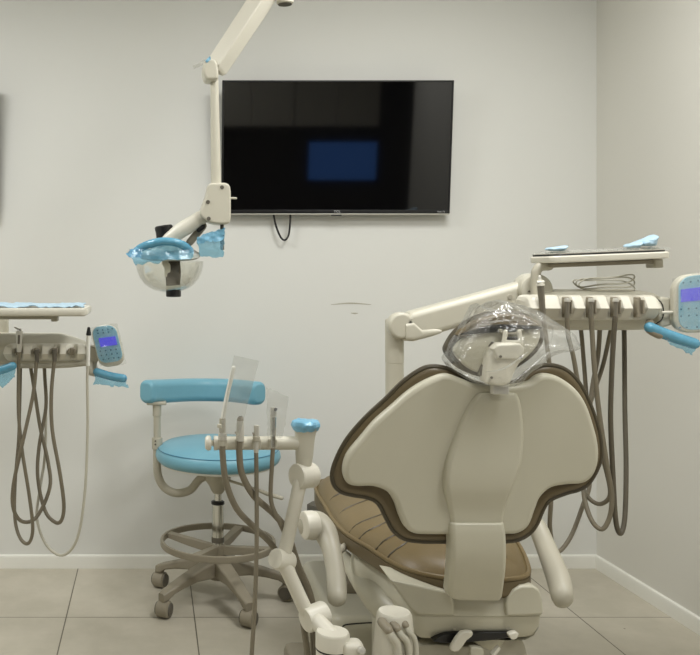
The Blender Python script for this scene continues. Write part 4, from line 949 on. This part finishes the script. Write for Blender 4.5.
# ------------------------------------------------------------------ right delivery unit
def right_unit():
    t = thing('delivery_unit', 'dental delivery unit on a cream swing arm at the right, behind the chair headrest', 'dental unit', (P(394, 390, 2.72).x, 2.72, 0), 'dental delivery units')
    z = lambda py, yy: H - (py - VY) * yy / F
    # post and swing arm
    pp = P(394.5, 320, 2.72) - V((0, .06, 0))
    pst = obj('post', lathe(bmesh.new(), (pp.x, pp.y + .06, .2), (0, 0, 1), [(.05, 0), (.05, .02), (.027, .03)] + [(r_, z(y_, 2.72) - .2) for r_, y_ in ((.027, 363.6), (.0262, 363.2), (.0262, 362.8), (.0275, 362.4), (.0275, 321), (.025, 319), (.01, 318.5))], 32), 'cream', t)
    obj('shoulder', lathe(bmesh.new(), P(402.5, 326, 2.655), (0, 1, 0), [(.03, 0), (.037, .004), (.040, .010), (.040, .035), (.036, .045)], 34), 'cream', t)
    YR = 2.675
    bm = bmesh.new(); rings = []
    for px, ty, by in ((406, 318, 339), (408, 314, 340), (412, 311.5, 339.8), (440, 303.8, 332.5), (480, 293, 321), (520, 282, 310), (536, 278, 305), (541, 279, 303)):
        zt_, zb_ = z(ty, YR), z(by, YR); X_ = (px - VX) * YR / F
        rings.append([V((X_, q.x, q.y)) for q in rrect(YR - .02, YR + .06, zb_, zt_, .02, 6)])
    skin(bm, rings); arm = obj('swing_arm', bm, 'cream', t)
    obj('arm_seam', tube(bmesh.new(), [P(408.5, 320.5, YR - .018), P(440, 312, YR - .0175), P(480, 301, YR - .0175), P(523, 289, YR - .0175)], .0022, n=6), 'grey_dk', arm)
    bm = bmesh.new(); rings = []
    for px, ty, by in ((404, 322, 340.5), (412, 321, 341), (420, 328, 339), (432, 328, 335.5), (439, 329.5, 332.5)):
        zt_, zb_ = z(ty, YR), z(by, YR); X_ = (px - VX) * YR / F
        rings.append([V((X_, q.x, q.y)) for q in rrect(YR - .024, YR + .064, zb_, zt_, min(.014, (zt_ - zb_) * .45), 5)])
    skin(bm, rings); obj('arm_shroud', bm, 'cream', t)
    obj('screw', lathe(bmesh.new(), P(510, 297, YR - .021), (0, -1, 0), [(.0075, -.001), (.0075, .001), (.006, .0016)], 18), 'cream_dk', arm)
    obj('screw', lathe(bmesh.new(), P(402, 326, 2.659), (0, -1, 0), [(.003, -.001), (.003, .001), (.001, .0014)], 12), 'grey_dk', arm)
    e0 = P(541, 290.5, 2.63)
    el = obj('elbow', lathe(bmesh.new(), P(537, 290, 2.62), (.18, 1, 0), [(.03, 0), (.042, .004), (.047, .014), (.048, .06), (.0455, .062), (.0455, .066), (.048, .068), (.048, .11), (.04, .12)], 36), 'cream', t)
    obj('screw', lathe(bmesh.new(), P(529, 291.5, 2.6175), (0, -1, 0), [(.003, -.002), (.003, .003), (.001, .0034)], 12), 'grey_dk', el)
    # delivery head
    x0, x1 = (529.5 - VX) * 2.52 / F, (673 - VX) * 2.60 / F
    o = rrect(x0 + .045, x1 - .015, 2.555, 2.82, .10, 8)
    obj('body', zslab(bmesh.new(), o, [(.07, z(331.5, 2.57)), (.03, z(330, 2.57)), (.01, z(326, 2.57)), (.0, z(318, 2.57)), (.0, z(302, 2.57)), (.006, z(297, 2.57)), (.02, z(293.5, 2.60)), (.05, z(291, 2.63)), (.075, z(289.7, 2.67)), (.09, z(289.3, 2.69))]), 'cream', t, smooth=60)
    hx = [(px - VX) * 2.50 / F for px in (567, 591, 615.5, 639)]
    fascia(t, (529.5 - VX) * 2.50 / F, (663 - VX) * 2.50 / F, z(321, 2.50), z(295.5, 2.50), 2.495, hx, depth=.075)
    for x in hx: holder_clip(t, x, 2.492, z(314, 2.48), z(300, 2.48))
    tube_o('seam_line', [P(656, 298.5, 2.514), P(661.5, 303, 2.520), P(663.5, 311, 2.522), P(662, 319, 2.52), P(656, 324, 2.516)], .0018, 'black', t, n=6)
    plate_o('end_cap', [(660, 299), (668, 297.5), (674, 300), (676, 312), (673, 324), (666, 327), (660, 325)], 2.53, .09, 'cream', t, r=.008)
    tube_o('hinge_pin', [P(663, 312.5, 2.512), P(676, 312, 2.512)], .0042, 'cream_lt', t, sm=2)
    keypad(t, (675, 277), (711, 271.5), (718, 332), (674.5, 333.5), 2.50, ((.17, .235), (1.0, .455)),
           [(.12, (.22, .42, .62)), (.58, (.15, .34, .53, .72)), (.70, (.15, .34, .53, .72)), (.90, (.12, .28, .52, .72))], (4.0, 3.0, 1.5, 3.0))
    h = tube_o('handle', [P(650, 327.5, 2.5), P(660, 332, 2.5), P(678, 338.5, 2.5), P(694, 343.5, 2.5)], .0155, 'grip_film', t, n=16, label='grip in blue film')
    tube_o('handle_end', [P(650, 323.5, 2.52), P(648.8, 328, 2.505), P(652, 331, 2.50), P(659, 334.5, 2.498)], .0125, 'grey', h)
    obj('film_tail', sheet(bmesh.new(), P(664, 337, 2.49), P(697, 346, 2.49), P(692, 354.5, 2.495), P(672, 346, 2.495), 14, 8, .005, 40, 18, ragged=.006), 'blue_sheer', h, 'loose tail of blue film')
    # tray holder above the head, rolled about 2.3 degrees
    roll = Matrix.Rotation(math.radians(-2.35), 4, 'Y')
    c0 = V((1.292, 2.60, P(600, 256.8, 2.52).z))
    def rolled(bm, lift=0): bmesh.ops.transform(bm, matrix=Matrix.Translation(c0) @ roll, verts=bm.verts[:]); return bm
    W2 = .172
    o = rrect(-W2, W2, -.08, .08, .03, 5)
    bm = zslab(bmesh.new(), o, [(.012, -.011), (.002, -.0095), (0, -.006), (0, .005), (.003, .0085), (.009, .009), (.012, .005)])
    obj('tray_holder', rolled(bm), 'cream_lt', t)
    bm = rbox(bmesh.new(), (.012, .0, -.0185), (.325, .045, .0125), .004); obj('tray_bar', rolled(bm), 'grey', t)
    bm = rbox(bmesh.new(), (.160, -.002, -.0245), (.027, .05, .026), .004); obj('bar_end', rolled(bm), 'cream_dk', t)
    tube_o('tray_post', [P(549, 265.8, 2.6), P(541, 266.5, 2.6), P(536.8, 270.5, 2.6), P(535.6, 277, 2.6), P(535.6, 290, 2.6), P(535.6, 305, 2.6)], .0135, 'cream_dk', t, n=16)
    # instrument tray on the holder
    tr = thing('instrument_tray', 'steel instrument tray with painted shadow line lying on the right tray holder', 'tray', c0)
    o = rrect(-W2 + .006, W2 - .010, -.074, .074, .03, 6)
    bm = zslab(bmesh.new(), o, [(.010, .0056), (.004, .0065), (.001, .011), (-.002, .0145), (-.002, .0158), (.002, .0155), (.006, .012), (.012, .0085)])
    obj('pan', rolled(bm), 'steel', tr)
    bm = bmesh.new(); rr_ = inset2(o, -.0005); N_ = len(rr_); rings = []
    for i in range(N_):
        d = (rr_[(i + 1) % N_] - rr_[i - 1]); d = d.normalized() if d.length > 1e-9 else V((1, 0)); s = V((-d.y, d.x))
        rings.append([V((rr_[i].x + s.x * .002 * math.cos(k * PI / 3), rr_[i].y + s.y * .002 * math.cos(k * PI / 3), .0108 + .0026 * math.sin(k * PI / 3))) for k in range(6)])
    rings.append(rings[0]); skin(bm, rings, False, False); bmesh.ops.remove_doubles(bm, verts=bm.verts[:], dist=1e-6)
    obj('rim', rolled(bm), 'black', tr, 'black line painted as the shadow along the tray edge')  # black loop painted in for the shadow line along the tray edge
    bm = sheet(bmesh.new(), V((-W2 + .01, -.07, .018)), V((W2 - .006, -.07, .0185)), V((W2 - .004, .068, .022)), V((-W2 + .01, .068, .02)), 44, 14, .006, 30, 41, ragged=.008, thick=.0006)
    pw = obj('plastic_wrap', rolled(bm), 'sleeve', None); tag(pw, 'clear plastic wrap spread over the steel instrument tray', 'plastic wrap')
    G = 'pale blue wraps on the right tray'
    for px0, py0, px1, py1, sd, lb in ((546, 245.5, 567, 250, 3, 'flat pale blue wrap at the left end of the right tray'), (626, 241, 641, 247, 7, 'small pale blue wrap in the middle of the right tray'), (637, 234.5, 656, 245.5, 9, 'tall crumpled pale blue wrap at the right of the right tray')):
        Yw = 2.56
        ol = [(px0, py1), (px0 + 1, py0 + (py1 - py0) * .55), (px0 + (px1 - px0) * .35, py0 + (py1 - py0) * .35), (px1 - 2.5, py0), (px1, py0 + (py1 - py0) * .3), (px1 - 2, py1 - 1), (px1 - 4, py1 + .6), ((px0 + px1) / 2, py1 + 1)]
        q = obj('wrapped_pack', pillow(bmesh.new(), ol, Yw, .035, .035, amp=.0055, freq=55, nr=8, sm=4, seed=sd), 'blue_film_pale', None, smooth=25)
        tag(q, lb, 'wrap', G)
    # coiled clear tubing on the head
    bm = bmesh.new()
    for k in range(3):
        pts = []
        cc = V(((607 - VX) * 2.64 / F + .004 * k, 2.66, z(291, 2.66) + .018 + .006 * k)); rx_, ry_ = .083 - .005 * k, .075
        for a in range(0, 25):
            th = 2 * PI * a / 24
            pts.append(cc + V((rx_ * math.cos(th), ry_ * math.sin(th), .016 * math.sin(th + .6 * k) + .004 * math.sin(3 * th + k))))
        tube(bm, pts, .0022, n=6, sm=2)
    cl = obj('tubing_coil', bm, 'hose_lt', None); tag(cl, 'coil of thin clear tubing lying on the right delivery unit', 'tubing')
    # instruments
    c = crop(520, 300, 2.517)
    G = 'instruments hung on the right delivery unit'
    sy = instrument('air_water_syringe', 'steel air water syringe with white tip at the left end of the right unit', 'dental instrument', G,
        [('body', P(543, 316, 2.485), P(540.5, 285, 2.485), .0075, .0095, 'gunmetal'), ('head', P(540.5, 286, 2.485), P(540, 280, 2.485), .0115, .009, 'cream_lt'), ('tip', P(540, 281, 2.485), P(539.5, 275.5, 2.482), .0045, .0035, 'white'), ('trigger', P(544.5, 281.5, 2.478), P(537, 282.5, 2.478), .003, .003, 'white')],
        [P(543, 315, 2.485), P(545, 330, 2.49), P(547, 345, 2.50), P(549, 362, 2.50), P(551, 390, 2.52), P(552, 450, 2.56), P(551, 500, 2.58), P(550, 528, 2.6), P(556, 552, 2.62), P(570, 538, 2.64), P(583, 505, 2.66), P(590, 480, 2.68), P(588, 420, 2.70), P(582, 340, 2.70), P(580, 327, 2.68)], .0062)
    instrument('dental_handpiece', 'steel hose connector second from the left on the right unit', 'dental instrument', G,
        [('connector', P(567, 318, 2.485), P(567.3, 297.5, 2.485), .0065, .0062, 'gunmetal'), ('nut', P(567.3, 302, 2.485), P(567.3, 298, 2.485), .0085, .0075, 'steel')],
        [P(567, 317, 2.485), P(568, 335, 2.49), P(573, 355, 2.49), P(580, 390, 2.50), P(594, 430, 2.52), P(606, 470, 2.54), P(610, 495, 2.56), P(600, 504, 2.58), P(588, 497, 2.60), P(582, 480, 2.64), P(586, 420, 2.68), P(593, 395, 2.70), P(603, 365, 2.70), P(611, 329, 2.66)], .0061, 'hose')
    instrument('dental_handpiece', 'steel hose connector in the middle of the right unit', 'dental instrument', G,
        [('connector', P(591, 318, 2.485), P(591.2, 297.5, 2.485), .0065, .0062, 'gunmetal'), ('nut', P(591.2, 302, 2.485), P(591.2, 298, 2.485), .0085, .0075, 'steel')],
        [P(591, 317, 2.485), c(182, 90, 2.49), c(188, 180, 2.49), c(200, 290, 2.50), c(218, 410, 2.51), c(231, 490, 2.52), c(226, 545, 2.53), c(206, 577, 2.54), c(178, 550, 2.56), c(160, 480, 2.60), c(165, 380, 2.64), c(180, 235, 2.68), c(196, 140, 2.69), c(201, 70, 2.68)], .0066)
    instrument('dental_handpiece', 'steel hose connector nearest the keypad of the right unit', 'dental instrument', G,
        [('connector', P(615.5, 318, 2.485), P(615.8, 297.5, 2.485), .0065, .0062, 'gunmetal'), ('nut', P(615.8, 302, 2.485), P(615.8, 298, 2.485), .0085, .0075, 'steel')],
        [P(615.3, 317, 2.485), c(236, 90, 2.49), c(231, 180, 2.50), c(228, 300, 2.51), c(234, 440, 2.52), c(241, 555, 2.53), c(253, 588, 2.545), c(264, 545, 2.56), c(267, 420, 2.60), c(264, 280, 2.64), c(263, 150, 2.66), c(262, 65, 2.66)], .0068, 'hose_dk')
right_unit()

# ------------------------------------------------------------------ ceiling lights
def ceiling_light(x, y, sx, sy, e, label):
    t = thing('ceiling_light', label, 'light', (x, y, ZC), 'ceiling light panels')
    bm = bmesh.new()
    for c_, s_ in (((x, y - sy / 2, ZC - .012), (sx + .04, .02, .022)), ((x, y + sy / 2, ZC - .012), (sx + .04, .02, .022)), ((x - sx / 2, y, ZC - .012), (.02, sy, .022)), ((x + sx / 2, y, ZC - .012), (.02, sy, .022))): rbox(bm, c_, s_, .002)
    obj('panel_frame', bm, 'white', t)
    obj('diffuser', quadbox(x - sx / 2 + .01, x + sx / 2 - .01, y - sy / 2 + .01, y + sy / 2 - .01, ZC - .012, ZC - .006), 'diffuser', t)
    l = bpy.data.lights.new('panel_lamp', 'AREA'); l.shape = 'RECTANGLE'; l.size = sx - .04; l.size_y = sy - .04; l.energy = e; l.color = (1.0, 1.0, .995)
    lo = bpy.data.objects.new('panel_lamp', l); COL.objects.link(lo); lo.parent = t; lo.location = (0, 0, -.016)
ceiling_light(1.25, 1.1, .6, .6, 30, 'ceiling light panel between the camera and the dental chair')
ceiling_light(1.0, 2.4, .6, .6, 23, 'ceiling light panel above the dental chair')
ceiling_light(-1.1, 2.35, .6, .6, 31, 'ceiling light panel left of the dental lamp')
ceiling_light(.1, -.8, .6, .6, 22, 'ceiling light panel behind the camera')

wd = bpy.data.worlds.new('world'); bpy.context.scene.world = wd; wd.use_nodes = True
wd.node_tree.nodes['Background'].inputs[0].default_value = (.5, .5, .47, 1); wd.node_tree.nodes['Background'].inputs[1].default_value = .3

# ------------------------------------------------------------------ camera
cam = bpy.data.cameras.new('camera'); co = bpy.data.objects.new('camera', cam); COL.objects.link(co)
co.location = (0, 0, H); co.rotation_euler = (PI / 2, 0, 0)
cam.sensor_fit = 'HORIZONTAL'; cam.sensor_width = 36; cam.lens = 36 * F / 700
cam.shift_x = (350 - VX) / 700; cam.shift_y = -(327.5 - VY) / 700
cam.clip_start = .05
sc = bpy.context.scene; sc.camera = co
sc.view_settings.view_transform = 'Standard'; sc.view_settings.look = 'None'; sc.view_settings.gamma = 1; sc.view_settings.exposure = -0.25
sc.view_settings.use_curve_mapping = False
